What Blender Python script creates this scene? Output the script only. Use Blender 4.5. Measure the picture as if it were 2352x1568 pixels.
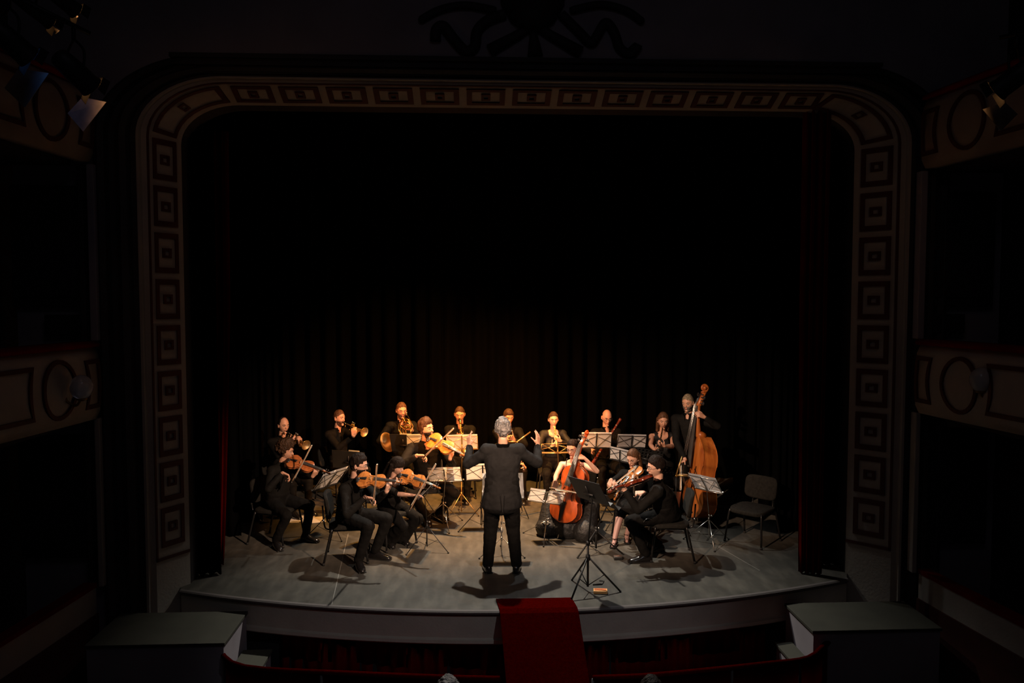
import bpy, bmesh, math, random
import numpy as np
from mathutils import Vector, Matrix, noise
PI = math.pi
V = Vector
random.seed(7)
for o in list(bpy.data.objects): bpy.data.objects.remove(o)
scn = bpy.context.scene
COL = scn.collection

# ------------------------------------------------------------------ camera
YAW, PIT, FPX, CAMZ = math.radians(2.73), math.radians(2.99), 1801.0, 3.06
cd = bpy.data.cameras.new('camera'); cam = bpy.data.objects.new('camera', cd); COL.objects.link(cam)
cd.sensor_width = 36; cd.lens = 36*FPX/2352; cd.clip_end = 100
cam.location = (0, 0, CAMZ); cam.rotation_euler = (PI/2-PIT, 0, -YAW)
scn.camera = cam
cR = V((math.cos(YAW), -math.sin(YAW), 0))
cF = V((math.sin(YAW)*math.cos(PIT), math.cos(YAW)*math.cos(PIT), -math.sin(PIT)))
cU = cR.cross(cF)
def ray(px, py): return cF*FPX + cR*(px-1176) + cU*(784-py)
def at(px, py, Y):
    d = ray(px, py); k = Y/d.y
    return V((d.x*k, Y, CAMZ+d.z*k))
def on(px, py, z=0.0):
    d = ray(px, py); k = (z-CAMZ)/d.z
    return V((d.x*k, d.y*k, z))
# ------------------------------------------------------------------ light
w = bpy.data.worlds.new('world'); scn.world = w; w.use_nodes = True
w.node_tree.nodes['Background'].inputs[0].default_value = (0.60, 0.56, 0.66, 1)
w.node_tree.nodes['Background'].inputs[1].default_value = 0.010
scn.view_settings.view_transform = 'Standard'; scn.view_settings.look = 'None'
scn.view_settings.exposure = 0.0; scn.view_settings.gamma = 1.0; scn.view_settings.use_curve_mapping = False
def spot(name, loc, target, power, color, ang, blend, rad=0.05):
    l = bpy.data.lights.new(name, 'SPOT'); o = bpy.data.objects.new(name, l); COL.objects.link(o)
    l.energy = power; l.color = color; l.spot_size = math.radians(ang); l.spot_blend = blend; l.shadow_soft_size = rad
    o.location = loc; o.rotation_euler = (V(target)-V(loc)).to_track_quat('-Z', 'Y').to_euler()
    return o
WARM = (1.0, 0.42, 0.12); WHITE = (1.0, 0.92, 0.80); NEUT = (0.95, 0.93, 0.88)
spot('overhead_spot_white', (0.25, 10.7, 5.35), (0.45, 8.6, 0), 1250, WHITE, 72, 0.95, 0.05)
spot('overhead_spot_cool', (1.1, 10.5, 5.5), (0.9, 8.7, 0), 200, (0.95, 0.97, 1.0), 78, 0.9, 0.05)
spot('overhead_spot_amber', (0.1, 10.9, 5.6), (0.0, 11.3, 0), 2900, (1.0, 0.45, 0.10), 58, 0.9, 0.06)
spot('front_spot_left', (-2.75, 6.95, 4.6), (0.5, 12.2, 1.25), 2700, (1.0, 0.33, 0.09), 34, 0.7, 0.06)
spot('front_spot_right', (3.65, 6.75, 4.6), (-0.5, 12.1, 1.25), 3200, (1.0, 0.36, 0.10), 36, 0.7, 0.06)
spot('box_spot_right', (3.4, 3.0, 4.9), (-1.25, 9.9, 1.0), 3300, (1.0, 0.66, 0.46), 26, 0.8, 0.06)
spot('box_spot_left', (-2.6, 3.0, 4.9), (2.0, 10.3, 1.1), 3200, (1.0, 0.66, 0.46), 29, 0.8, 0.06)

spot('balcony_wash', (2.6, 1.8, 5.2), (0.3, 7.7, -0.2), 170, (0.92, 0.92, 1.0), 38, 0.8, 0.06)
# added fill high over the stalls, unseen; lifts the dark wall and arch
hl = bpy.data.lights.new('house_fill', 'AREA'); ho = bpy.data.objects.new('house_fill', hl); COL.objects.link(ho)
hl.shape = 'DISK'; hl.size = 2.6; hl.energy = 5.0; hl.color = (0.85, 0.78, 1.0)
ho.location = (0.5, 1.6, 7.7); ho.rotation_euler = (math.radians(18), 0, 0)

# ------------------------------------------------------------------ materials
def mat(name, col, rough=0.6, metal=0.0, var=0.0, vscale=8.0, col2=None, bump=0.0, bscale=60.0, spec=0.5, trans=0.0, emis=None, estr=0.0, coat=0.0, sheen=0.0, stretch=None):
    m = bpy.data.materials.new(name); m.use_nodes = True; nt = m.node_tree; b = nt.nodes['Principled BSDF']
    b.inputs['Base Color'].default_value = (*col, 1); b.inputs['Roughness'].default_value = rough
    b.inputs['Metallic'].default_value = metal; b.inputs['Specular IOR Level'].default_value = spec
    b.inputs['Coat Weight'].default_value = coat; b.inputs['Sheen Weight'].default_value = sheen
    tc = nt.nodes.new('ShaderNodeTexCoord'); src = tc.outputs['Object']
    if stretch:
        mp = nt.nodes.new('ShaderNodeMapping'); mp.inputs['Scale'].default_value = stretch
        nt.links.new(src, mp.inputs[0]); src = mp.outputs[0]
    n = nt.nodes.new('ShaderNodeTexNoise'); n.inputs['Scale'].default_value = vscale; n.inputs['Detail'].default_value = 4
    nt.links.new(src, n.inputs['Vector'])
    c2 = col2 if col2 else tuple(c*(1-var) for c in col)
    r = nt.nodes.new('ShaderNodeValToRGB')
    r.color_ramp.elements[0].position = 0.35; r.color_ramp.elements[1].position = 0.68
    r.color_ramp.elements[0].color = (*col, 1); r.color_ramp.elements[1].color = (*c2, 1)
    nt.links.new(n.outputs['Fac'], r.inputs[0]); nt.links.new(r.outputs[0], b.inputs['Base Color'])
    if bump:
        nb = nt.nodes.new('ShaderNodeTexNoise'); nb.inputs['Scale'].default_value = bscale
        nt.links.new(src, nb.inputs['Vector'])
        bp = nt.nodes.new('ShaderNodeBump'); bp.inputs['Strength'].default_value = bump; bp.inputs['Distance'].default_value = 0.01
        nt.links.new(nb.outputs['Fac'], bp.inputs['Height']); nt.links.new(bp.outputs[0], b.inputs['Normal'])
    if emis: b.inputs['Emission Color'].default_value = (*emis, 1); b.inputs['Emission Strength'].default_value = estr
    if trans:
        out = nt.nodes['Material Output']; t = nt.nodes.new('ShaderNodeBsdfTranslucent'); nt.links.new(r.outputs[0], t.inputs[0])
        mx = nt.nodes.new('ShaderNodeMixShader'); mx.inputs[0].default_value = trans
        nt.links.new(b.outputs[0], mx.inputs[1]); nt.links.new(t.outputs[0], mx.inputs[2]); nt.links.new(mx.outputs[0], out.inputs[0])
    return m
M = {}
M['skin'] = mat('skin', (0.70, 0.37, 0.24), 0.5, var=0.12, vscale=14, bump=0.1, bscale=120)
M['skin_pale'] = mat('skin_pale', (0.78, 0.46, 0.33), 0.5, var=0.12, vscale=14, bump=0.1, bscale=120)
M['lip'] = mat('lip', (0.36, 0.12, 0.09), 0.45)
M['eye'] = mat('eye', (0.10, 0.06, 0.045), 0.25)
M['eye_white'] = mat('eye_white', (0.55, 0.5, 0.45), 0.3)
M['shirt'] = mat('black_shirt_cotton', (0.0065, 0.006, 0.0055), 0.8, var=0.4, vscale=9, bump=0.25, bscale=90, spec=0.15)
M['shirt2'] = mat('charcoal_shirt_cotton', (0.0095, 0.009, 0.008), 0.8, var=0.35, vscale=9, bump=0.25, bscale=90, spec=0.15)
M['suit'] = mat('black_suit_wool', (0.0125, 0.0122, 0.0122), 0.85, var=0.3, vscale=12, bump=0.2, bscale=160, spec=0.15)
M['trouser'] = mat('black_trouser_cloth', (0.0065, 0.006, 0.0055), 0.85, var=0.4, vscale=10, bump=0.2, bscale=120, spec=0.15)
M['dress'] = mat('black_dress_cloth', (0.005, 0.005, 0.005), 0.7, var=0.4, vscale=10)
M['lace'] = mat('black_lace', (0.004, 0.004, 0.004), 0.6, col2=(0.018, 0.017, 0.016), vscale=34, bump=0.5, bscale=60)
M['shoe'] = mat('black_shoe_leather', (0.012, 0.011, 0.011), 0.22, var=0.3, coat=0.5)
M['hair_dark'] = mat('hair_dark_brown', (0.016, 0.009, 0.006), 0.7, var=0.6, vscale=40, bump=0.8, bscale=90, stretch=(1, 1, .4), spec=0.2)
M['hair_brown'] = mat('hair_brown', (0.075, 0.038, 0.02), 0.55, var=0.6, vscale=40, bump=0.8, bscale=90, stretch=(1, 1, .4), spec=0.2)
M['hair_chestnut'] = mat('hair_chestnut', (0.15, 0.07, 0.035), 0.5, var=0.6, vscale=40, bump=0.8, bscale=90, stretch=(1, 1, .4), spec=0.2)
M['hair_grey'] = mat('hair_grey', (0.26, 0.235, 0.22), 0.75, col2=(0.035, 0.033, 0.032), vscale=26, bump=1.0, bscale=60)
M['hair_sand'] = mat('hair_sandy_grey', (0.32, 0.26, 0.17), 0.6, var=0.5, vscale=40, bump=0.8, bscale=90, spec=0.2)
M['beard_grey'] = mat('beard_grey', (0.16, 0.13, 0.11), 0.7, var=0.5, vscale=60, bump=0.6, bscale=120)
M['stubble'] = mat('beard_stubble', (0.12, 0.06, 0.04), 0.7, var=0.4, vscale=60)
M['spec_frame'] = mat('spectacle_frame', (0.02, 0.02, 0.025), 0.3)
M['violin_red'] = mat('violin_varnish_red', (0.55, 0.16, 0.045), 0.28, var=0.35, vscale=7, coat=0.6, stretch=(6, 6, 1))
M['violin_gold'] = mat('viola_varnish_gold', (0.62, 0.22, 0.035), 0.25, col2=(0.45, 0.13, 0.02), vscale=7, coat=0.7, stretch=(6, 6, 1))
M['violin_dark'] = mat('violin_varnish_dark', (0.22, 0.035, 0.012), 0.25, var=0.4, vscale=7, coat=0.7, stretch=(6, 6, 1))
M['violin_amber'] = mat('violin_varnish_amber', (0.62, 0.22, 0.05), 0.26, var=0.35, vscale=7, coat=0.6, stretch=(6, 6, 1))
M['cello_red'] = mat('cello_varnish_red', (0.50, 0.085, 0.015), 0.28, var=0.4, vscale=3.5, coat=0.6, stretch=(6, 6, .6))
M['bass_amber'] = mat('bass_varnish_amber', (0.55, 0.17, 0.03), 0.33, col2=(0.30, 0.07, 0.015), vscale=3, coat=0.5, stretch=(5, 5, .5))
M['ebony'] = mat('ebony', (0.03, 0.027, 0.025), 0.3, var=0.3, stretch=(5, 5, 1))
M['fboard'] = mat('fingerboard_ebony', (0.07, 0.065, 0.06), 0.24, var=0.3)
M['hole'] = mat('f_hole_black', (0.006, 0.004, 0.003), 0.9)
M['maple'] = mat('pale_maple', (0.72, 0.48, 0.25), 0.4, var=0.3)
M['bow_wood'] = mat('bow_wood', (0.62, 0.38, 0.22), 0.35, var=0.3)
M['bow_hair'] = mat('bow_hair', (0.85, 0.80, 0.68), 0.5)
M['silver'] = mat('silver_metal', (0.75, 0.74, 0.7), 0.25, 1.0, var=0.1)
M['brass'] = mat('brass', (0.90, 0.55, 0.16), 0.2, 1.0, var=0.15)
M['brass_bell'] = mat('brass_bell_inside', (0.85, 0.66, 0.38), 0.5, 1.0, var=0.2)
M['grenadilla'] = mat('grenadilla_wood', (0.03, 0.018, 0.014), 0.28, var=0.3, coat=0.4)
M['bassoon'] = mat('bassoon_maple_red', (0.20, 0.035, 0.018), 0.25, var=0.4, coat=0.5)
M['blond_wood'] = mat('blond_wind_wood', (0.80, 0.52, 0.22), 0.3, var=0.2, coat=0.4)
M['stand_black'] = mat('stand_black_metal', (0.018, 0.018, 0.018), 0.45, 0.2, var=0.3)
M['stand_chrome'] = mat('stand_chrome', (0.62, 0.60, 0.56), 0.28, 1.0, var=0.15)
M['stand_gold_lit'] = mat('stand_gold_light_painted', (0.55, 0.34, 0.12), 0.35, 0.8, var=0.2)  # warm stage light on the stands, put into the metal colour
M['chair_pad'] = mat('chair_black_upholstery', (0.018, 0.017, 0.0145), 0.9, var=0.4, vscale=30, bump=0.4, bscale=180, spec=0.2)
M['chair_leg'] = mat('chair_black_steel', (0.016, 0.016, 0.016), 0.3, 0.3, var=0.2)
M['rubber'] = mat('black_rubber', (0.012, 0.012, 0.012), 0.8)
M['drape'] = mat('black_stage_velvet', (0.0016, 0.0018, 0.0012), 0.95, col2=(0.0004, 0.0004, 0.0004), vscale=1.2, spec=0.1, stretch=(1.5, 1.5, .5))
M['drape_dark'] = mat('black_leg_velvet', (0.0016, 0.0016, 0.0020), 0.95, var=0.3, spec=0.1)
M['red_velvet'] = mat('red_house_velvet', (0.22, 0.005, 0.002), 0.9, var=0.4, vscale=3, spec=0.05)
M['red_carpet'] = mat('red_carpet_pile', (0.060, 0.0008, 0.0004), 0.95, var=0.35, vscale=40, bump=0.6, bscale=250, spec=0.0)
M['plaster'] = mat('cream_plaster', (0.44, 0.40, 0.34), 0.85, var=0.14, vscale=3, bump=0.25, bscale=35)
M['plaster_apron'] = mat('darker_apron_plaster', (0.13, 0.115, 0.11), 0.85, var=0.2, vscale=3)  # deeper tone than the cream plaster, for the apron lip
M['plaster_warm'] = mat('warm_plaster_field', (0.36, 0.29, 0.22), 0.85, var=0.18, vscale=4)
M['plaster_grey'] = mat('grey_plaster', (0.34, 0.31, 0.34), 0.9, var=0.2, vscale=2)
M['plaster_dark'] = mat('dark_painted_moulding', (0.035, 0.030, 0.032), 0.7, var=0.3, vscale=4)
M['oxblood'] = mat('oxblood_painted_moulding', (0.085, 0.018, 0.012), 0.7, var=0.3, vscale=6)
M['gilt'] = mat('dull_gilt', (0.30, 0.18, 0.05), 0.5, 0.5, var=0.4)
M['blackwall'] = mat('black_wall', (0.012, 0.012, 0.015), 0.9, var=0.4, vscale=2)
M['boxwall'] = mat('dark_box_wall', (0.020, 0.018, 0.026), 0.9, var=0.4, vscale=2)
M['lantern'] = mat('lantern_black_steel', (0.02, 0.02, 0.02), 0.5, 0.3, var=0.2)
M['flap'] = mat('barn_door_worn_steel', (0.28, 0.26, 0.25), 0.55, 0.3, var=0.3, vscale=12)
M['glass'] = None
M['paper'] = mat('music_paper', (0.90, 0.88, 0.86), 0.8, var=0.03, trans=0.42)
M['paper_grey'] = mat('music_paper_grey', (0.52, 0.51, 0.52), 0.8, var=0.08, trans=0.25)  # darker paper; on the viola stand it paints a page in shadow
M['orange'] = mat('orange_card', (0.85, 0.22, 0.06), 0.5, var=0.1)
M['orange_pale'] = mat('pale_orange_edge', (0.95, 0.48, 0.16), 0.5)
M['carton'] = mat('black_plastic_case', (0.02, 0.02, 0.02), 0.3)
M['lens_amber'] = mat('lit_amber_lens', (0.2, 0.1, 0.05), 0.4, emis=(1.0, 0.45, 0.15), estr=14.0)
M['lens_blue'] = mat('lit_blue_lens', (0.05, 0.1, 0.2), 0.4, emis=(0.12, 0.35, 1.0), estr=2.5)
M['tape'] = mat('floor_tape_grey', (0.20, 0.19, 0.17), 0.7)
M['platform'] = mat('painted_platform_boards', (0.06, 0.060, 0.044), 0.8, var=0.25, vscale=3)
M['stalls'] = mat('stalls_dark_carpet', (0.012, 0.008, 0.01), 0.95, var=0.3)
def glass_mat():
    m = bpy.data.materials.new('globe_glass'); m.use_nodes = True; b = m.node_tree.nodes['Principled BSDF']
    b.inputs['Base Color'].default_value = (0.8, 0.85, 0.9, 1); b.inputs['Roughness'].default_value = 0.12
    b.inputs['Transmission Weight'].default_value = 0.55; b.inputs['IOR'].default_value = 1.45
    return m
M['glass'] = glass_mat()
def lens_mat():
    m = bpy.data.materials.new('spectacle_lens'); m.use_nodes = True; b = m.node_tree.nodes['Principled BSDF']
    b.inputs['Base Color'].default_value = (0.95, 0.95, 0.95, 1); b.inputs['Roughness'].default_value = 0.05
    b.inputs['Transmission Weight'].default_value = 1.0; b.inputs['IOR'].default_value = 1.1
    return m
M['speclens'] = lens_mat()
def floor_mat():
    m = bpy.data.materials.new('stage_floor_vinyl'); m.use_nodes = True; nt = m.node_tree; b = nt.nodes['Principled BSDF']
    tc = nt.nodes.new('ShaderNodeTexCoord')
    def nz(s, d=5, st=(1, 1, 1)):
        mp = nt.nodes.new('ShaderNodeMapping'); mp.inputs['Scale'].default_value = st
        n = nt.nodes.new('ShaderNodeTexNoise'); n.inputs['Scale'].default_value = s; n.inputs['Detail'].default_value = d
        nt.links.new(tc.outputs['Object'], mp.inputs[0]); nt.links.new(mp.outputs[0], n.inputs['Vector']); return n.outputs['Fac']
    def ramp(f, a, bb, c1, c2):
        r = nt.nodes.new('ShaderNodeValToRGB'); e = r.color_ramp.elements
        e[0].position = a; e[1].position = bb; e[0].color = (*c1, 1); e[1].color = (*c2, 1)
        nt.links.new(f, r.inputs[0]); return r.outputs[0]
    base = ramp(nz(1.3, 8), 0.3, 0.7, (0.060, 0.058, 0.050), (0.096, 0.090, 0.075))
    scuff = ramp(nz(9, 8, (1, .25, 1)), 0.42, 0.75, (0.75, 0.75, 0.75), (1.35, 1.33, 1.3))
    mx = nt.nodes.new('ShaderNodeMix'); mx.data_type = 'RGBA'; mx.blend_type = 'MULTIPLY'; mx.inputs[0].default_value = 1
    nt.links.new(base, mx.inputs[6]); nt.links.new(scuff, mx.inputs[7])
    nt.links.new(mx.outputs[2], b.inputs['Base Color'])
    rg = ramp(nz(6, 6), 0.3, 0.7, (0.5,)*3, (0.75,)*3); nt.links.new(rg, b.inputs['Roughness'])
    b.inputs['Specular IOR Level'].default_value = 0.3
    bp = nt.nodes.new('ShaderNodeBump'); bp.inputs['Strength'].default_value = 0.15; bp.inputs['Distance'].default_value = 0.005
    nt.links.new(nz(30, 6), bp.inputs['Height']); nt.links.new(bp.outputs[0], b.inputs['Normal'])
    return m
M['floor'] = floor_mat()

# ------------------------------------------------------------------ object helpers
def tag(o, label=None, cat=None, group=None, kind=None):
    if label: o['label'] = label
    if cat: o['category'] = cat
    if group: o['group'] = group
    if kind: o['kind'] = kind
    return o
def thing(name, loc, label, cat, group=None):
    o = bpy.data.objects.new(name, None); o.empty_display_size = 0.1; COL.objects.link(o); o.location = loc
    return tag(o, label, cat, group)
def root_loc(o):
    p = V((0, 0, 0))
    while o is not None: p += o.location; o = o.parent
    return p
def setmesh(name, me, mats, parent=None, smooth=True, label=None):
    """me is given in world coordinates"""
    if not isinstance(mats, (list, tuple)): mats = [mats]
    if parent is not None: me.transform(Matrix.Translation(-root_loc(parent)))
    for m in mats: me.materials.append(m)
    if smooth: me.shade_smooth()
    o = bpy.data.objects.new(name, me); COL.objects.link(o)
    if parent is not None: o.parent = parent
    if label: o['label'] = label
    return o
def bmobj(name, bm, mats, parent=None, smooth=False, label=None):
    me = bpy.data.meshes.new(name); bmesh.ops.recalc_face_normals(bm, faces=bm.faces); bm.to_mesh(me); bm.free()
    return setmesh(name, me, mats, parent, smooth, label)
def frame(z, xh=V((1, 0, 0))):
    z = V(z).normalized(); x = xh - z*xh.dot(z)
    if x.length < 1e-4: x = V((0, 1, 0)) - z*z.y
    x.normalize(); return x, z.cross(x), z
def box(bm, c, s, rot=None, bev=0.0, seg=2, mi=0):
    mt = Matrix.Translation(V(c)) @ (rot.to_4x4() if rot is not None else Matrix()) @ Matrix.Diagonal((s[0], s[1], s[2], 1))
    r = bmesh.ops.create_cube(bm, size=1.0, matrix=mt)
    fs = set(f for v in r['verts'] for f in v.link_faces)
    if bev:
        es = list(set(e for v in r['verts'] for e in v.link_edges))
        q = bmesh.ops.bevel(bm, geom=es, offset=bev, segments=seg, affect='EDGES', profile=0.6)
        fs = [f for f in bm.faces if f in fs or f in q['faces']]
    if mi:
        for f in fs: f.material_index = mi
def loft(bm, rings, close=True, cap=True, mi=0):
    vs = [[bm.verts.new(p) for p in r] for r in rings]; n = len(vs[0])
    for a, b in zip(vs, vs[1:]):
        for i in range(n if close else n-1):
            f = bm.faces.new((a[i], a[(i+1) % n], b[(i+1) % n], b[i])); f.material_index = mi
    if cap and close:
        for r in (vs[0][::-1], vs[-1]):
            try: bm.faces.new(r).material_index = mi
            except ValueError: pass
    return vs
def tube(bm, pts, r, seg=8, mi=0, cap=True):
    pts = [V(p) for p in pts]; n = len(pts)
    rs = r if isinstance(r, (list, tuple)) else [r]*n
    rings = []; x = None
    for i, p in enumerate(pts):
        d = (pts[min(i+1, n-1)]-pts[max(i-1, 0)])
        if d.length < 1e-7: d = V((0, 0, 1))
        x, y, z = frame(d, x if x is not None else V((0.3, 0.9, 0.1)))
        rings.append([p+x*math.cos(2*PI*k/seg)*rs[i]+y*math.sin(2*PI*k/seg)*rs[i] for k in range(seg)])
    loft(bm, rings, True, cap, mi)
def rcone(bm, a, b, ra, rb, seg=14):
    """round cone: capsule with two radii"""
    a, b = V(a), V(b); x, y, z = frame(b-a, V((0.2, 0.95, 0.2))); L = (b-a).length
    prof = [(-math.cos(t)*ra, math.sin(t)*ra, a) for t in (0.15, .5, .9, 1.25)]
    rings = []
    for t in (0.12, 0.5, 0.95, 1.35): rings.append((a-z*math.cos(t)*ra, math.sin(t)*ra))
    m = max(2, int(L/0.06))
    for i in range(m+1): rings.append((a.lerp(b, i/m), ra+(rb-ra)*i/m))
    for t in (1.35, 0.95, 0.5, 0.12): rings.append((b+z*math.cos(t)*rb, math.sin(t)*rb))
    loft(bm, [[c+x*math.cos(2*PI*k/seg)*r+y*math.sin(2*PI*k/seg)*r for k in range(seg)] for c, r in rings])
def ellip(bm, c, rad, axes=None, seg=14, rings=10):
    A = axes if axes else (V((1, 0, 0)), V((0, 1, 0)), V((0, 0, 1)))
    rr = []
    for j in range(rings+1):
        t = -PI/2 + PI*(j+.25)/(rings+.5)
        rr.append([V(c)+A[0]*rad[0]*math.cos(t)*math.cos(2*PI*k/seg)+A[1]*rad[1]*math.cos(t)*math.sin(2*PI*k/seg)+A[2]*rad[2]*math.sin(t) for k in range(seg)])
    loft(bm, rr)
def lathe(bm, a, d, prof, seg=24, cap=True, mi=0):
    """prof: list of (distance along d, radius)"""
    x, y, z = frame(d)
    loft(bm, [[V(a)+z*h+x*math.cos(2*PI*k/seg)*r+y*math.sin(2*PI*k/seg)*r for k in range(seg)] for h, r in prof], True, cap, mi)
TMPI = [0]
CLOUD = bpy.data.textures.new('cloth_folds', 'CLOUDS'); CLOUD.noise_scale = 0.07; CLOUD.noise_depth = 2
CRINK = bpy.data.textures.new('lace_crinkle', 'CLOUDS'); CRINK.noise_scale = 0.05; CRINK.noise_depth = 3
CURL = bpy.data.textures.new('hair_curls', 'CLOUDS'); CURL.noise_scale = 0.022; CURL.noise_depth = 1
def solidify_union(bm, voxel, smooth=3, disp=0.0, tex=None, deci=None):
    """voxel union of all closed shells in bm -> one continuous mesh (world coords)"""
    me = bpy.data.meshes.new('tmp'); bmesh.ops.recalc_face_normals(bm, faces=bm.faces); bm.to_mesh(me); bm.free()
    o = bpy.data.objects.new('tmp', me); COL.objects.link(o)
    m = o.modifiers.new('r', 'REMESH'); m.mode = 'VOXEL'; m.voxel_size = voxel
    if smooth: s = o.modifiers.new('s', 'SMOOTH'); s.factor = 0.5; s.iterations = smooth
    if disp:
        d = o.modifiers.new('d', 'DISPLACE'); d.texture = tex or CLOUD; d.strength = disp; d.mid_level = 0.5; d.texture_coords = 'GLOBAL'
    if deci: q = o.modifiers.new('q', 'DECIMATE'); q.ratio = deci
    dg = bpy.context.evaluated_depsgraph_get()
    out = bpy.data.meshes.new_from_object(o.evaluated_get(dg))
    bpy.data.objects.remove(o); bpy.data.meshes.remove(me)
    return out
def struct(name, bm, m, parent=None, smooth=False):
    o = bmobj(name, bm, m, parent, smooth)
    if parent is None: o['kind'] = 'structure'
    return o

# ================================================================== THE HOUSE
YO, YI = 8.15, 8.5                      # outer and inner plane of the splayed proscenium reveal
oL, oR = at(345, 700, YO).x, at(2061, 700, YO).x
iL, iR = at(424, 700, YI).x, at(1955, 700, YI).x
oT, iT = at(1180, 197, YO).z, at(1180, 249, YI).z
RO, RI = 0.80, 0.62
ZB = -0.9
EK = 0.68      # the corners are flatter than quarter circles
def arch(xl, xr, zt, r, Y, zb=ZB, n=12):
    q = r*EK
    pts = [V((xl, Y, zb)), V((xl, Y, zt-q))]
    for k in range(1, n): t = PI/2*k/n; pts.append(V((xl+r-r*math.cos(t), Y, zt-q+q*math.sin(t))))
    pts += [V((xl+r, Y, zt)), V((xr-r, Y, zt))]
    for k in range(1, n): t = PI/2*k/n; pts.append(V((xr-r+r*math.sin(t), Y, zt-q+q*math.cos(t))))
    pts += [V((xr, Y, zt-q)), V((xr, Y, zb))]
    return pts
def off(d, Y): return arch(oL-d, oR+d, oT+d*.52, RO+d*.76, Y)
# --- proscenium wall: moulded frame, reveal, wall around
bm = bmesh.new()
rects = off(0.50, YO-0.02); xa, xb, zt = -4.6, 5.6, 8.0
outer = []
for i, p in enumerate(rects):
    q = p.copy(); dx = (p.x-(oL+oR)/2)
    if i in (0, 1, 26, 27): q.x = xa if dx < 0 else xb
    elif i in (13, 14): q.z = zt
    else: q.x = xa if dx < 0 else xb; q.z = zt
    outer.append(q)
def strip(bm, a, b):
    va = [bm.verts.new(p) for p in a]; vb = [bm.verts.new(p) for p in b]
    for i in range(len(a)-1):
        try: bm.faces.new((va[i], va[i+1], vb[i+1], vb[i]))
        except ValueError: pass
strip(bm, rects, outer)
wallp = struct('wall_front', bm, M['plaster_grey'])
profile = [(0.50, YO-0.02), (0.48, YO-0.10), (0.43, YO-0.13), (0.38, YO-0.10), (0.36, YO-0.03), (0.30, YO-0.02), (0.27, YO-0.09), (0.22, YO-0.12), (0.17, YO-0.09), (0.15, YO-0.02), (0.10, YO-0.02), (0.085, YO-0.05), (0.06, YO-0.05), (0.05, YO-0.01), (0, YO)]
bm = bmesh.new()
for (d0, y0), (d1, y1) in zip(profile[:11], profile[1:11]): strip(bm, off(d0, y0), off(d1, y1))
struct('frame_moulding', bm, M['plaster_dark'], wallp)
bm = bmesh.new()
for (d0, y0), (d1, y1) in zip(profile[10:], profile[11:]): strip(bm, off(d0, y0), off(d1, y1))
struct('inner_moulding', bm, M['plaster'], wallp)
bm = bmesh.new()
inn = arch(iL, iR, iT, RI, YI); back = arch(iL, iR, iT, RI, YI+0.25)
strip(bm, off(0, YO), inn)
struct('splayed_reveal', bm, M['plaster'], wallp)
bm = bmesh.new(); strip(bm, inn, back)
struct('reveal_edge', bm, M['plaster_dark'], wallp)
# thin oxblood line round the reveal
def rev_pt(side, s, u, h):
    """side L/R: s=z ; T: s=x ; CL/CR: s=angle 0..90 (0 = vertical side). u 0 outer .. 1 inner, h height off the surface"""
    if side in 'LR':
        a = V((oL if side == 'L' else oR, YO, s)); b = V((iL if side == 'L' else iR, YI, s))
        nrm = V((1 if side == 'L' else -1, -1, 0))
    elif side == 'T':
        a = V((s, YO, oT)); b = V((s, YI, iT)); nrm = V((0, -1, -1))
    else:
        t = math.radians(s); sg = 1 if side == 'CL' else -1
        ca = V(((oL+RO) if sg > 0 else (oR-RO), YO, oT-RO*EK)); cb = V(((iL+RI) if sg > 0 else (iR-RI), YI, iT-RI*EK))
        dv = V((-sg*math.cos(t), 0, math.sin(t)*EK)); a = ca+dv*RO; b = cb+dv*RI
        nrm = -dv.normalized()+V((0, -1, 0))
    return a.lerp(b, u)+nrm.normalized()*h
def ring_strip(bm, loop_out, loop_in, h0=0.0, h1=0.016):
    """loops: functions of h giving lists of points; raised flat ring with sides"""
    A0, A1, B1, B0 = loop_out(h0), loop_out(h1), loop_in(h1), loop_in(h0)
    n = len(A0)
    vs = [[bm.verts.new(p) for p in L] for L in (A0, A1, B1, B0)]
    for a, b in zip(vs, vs[1:]):
        for i in range(n): bm.faces.new((a[i], a[(i+1) % n], b[(i+1) % n], b[i]))
def sq_loop(side, s0, s1, u0, u1, k=1):
    def f(h):
        L = [rev_pt(side, s0+(s1-s0)*i/k, u0, h) for i in range(k)] + [rev_pt(side, s1, u0, h)]
        L += [rev_pt(side, s1+(s0-s1)*i/k, u1, h) for i in range(0, k)] + [rev_pt(side, s0, u1, h)]
        return L
    return f
def rpanel(side, s, half, k=1, tu=0.10, ts=None, u0=.16, u1=.84):
    ts = ts if ts else 0.055
    bm = bmesh.new(); ring_strip(bm, sq_loop(side, s-half, s+half, u0, u1, k), sq_loop(side, s-half+ts, s+half-ts, u0+tu, u1-tu, k))
    p = struct('panel_frame', bm, M['oxblood'], wallp)
    bm = bmesh.new(); q = half*0.24 if k == 1 else 3.6
    uc = (u0+u1)/2
    ring_strip(bm, sq_loop(side, s-q, s+q, uc-.13, uc+.13), sq_loop(side, s-q*.5, s+q*.5, uc-.06, uc+.06), 0, 0.02)
    struct('rosette', bm, M['oxblood'], p)
zl = [at(381, y, 8.33).z for y in (1206, 368)]; zr = [at(2003, y, 8.33).z for y in (1188, 383)]
for i in range(9):
    rpanel('L', zl[0]+(zl[1]-zl[0])*i/8, 0.205); rpanel('R', zr[0]+(zr[1]-zr[0])*i/8, 0.205)
xt = [at(583, 230, 8.33).x, at(1838, 232, 8.33).x]
for i in range(13): rpanel('T', xt[0]+(xt[1]-xt[0])*i/12, 0.20)
rpanel('CL', 45, 38, 8, ts=5); rpanel('CR', 45, 38, 8, ts=5)
zlow = at(392, 1278, 8.33).z
bm = bmesh.new()
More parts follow.
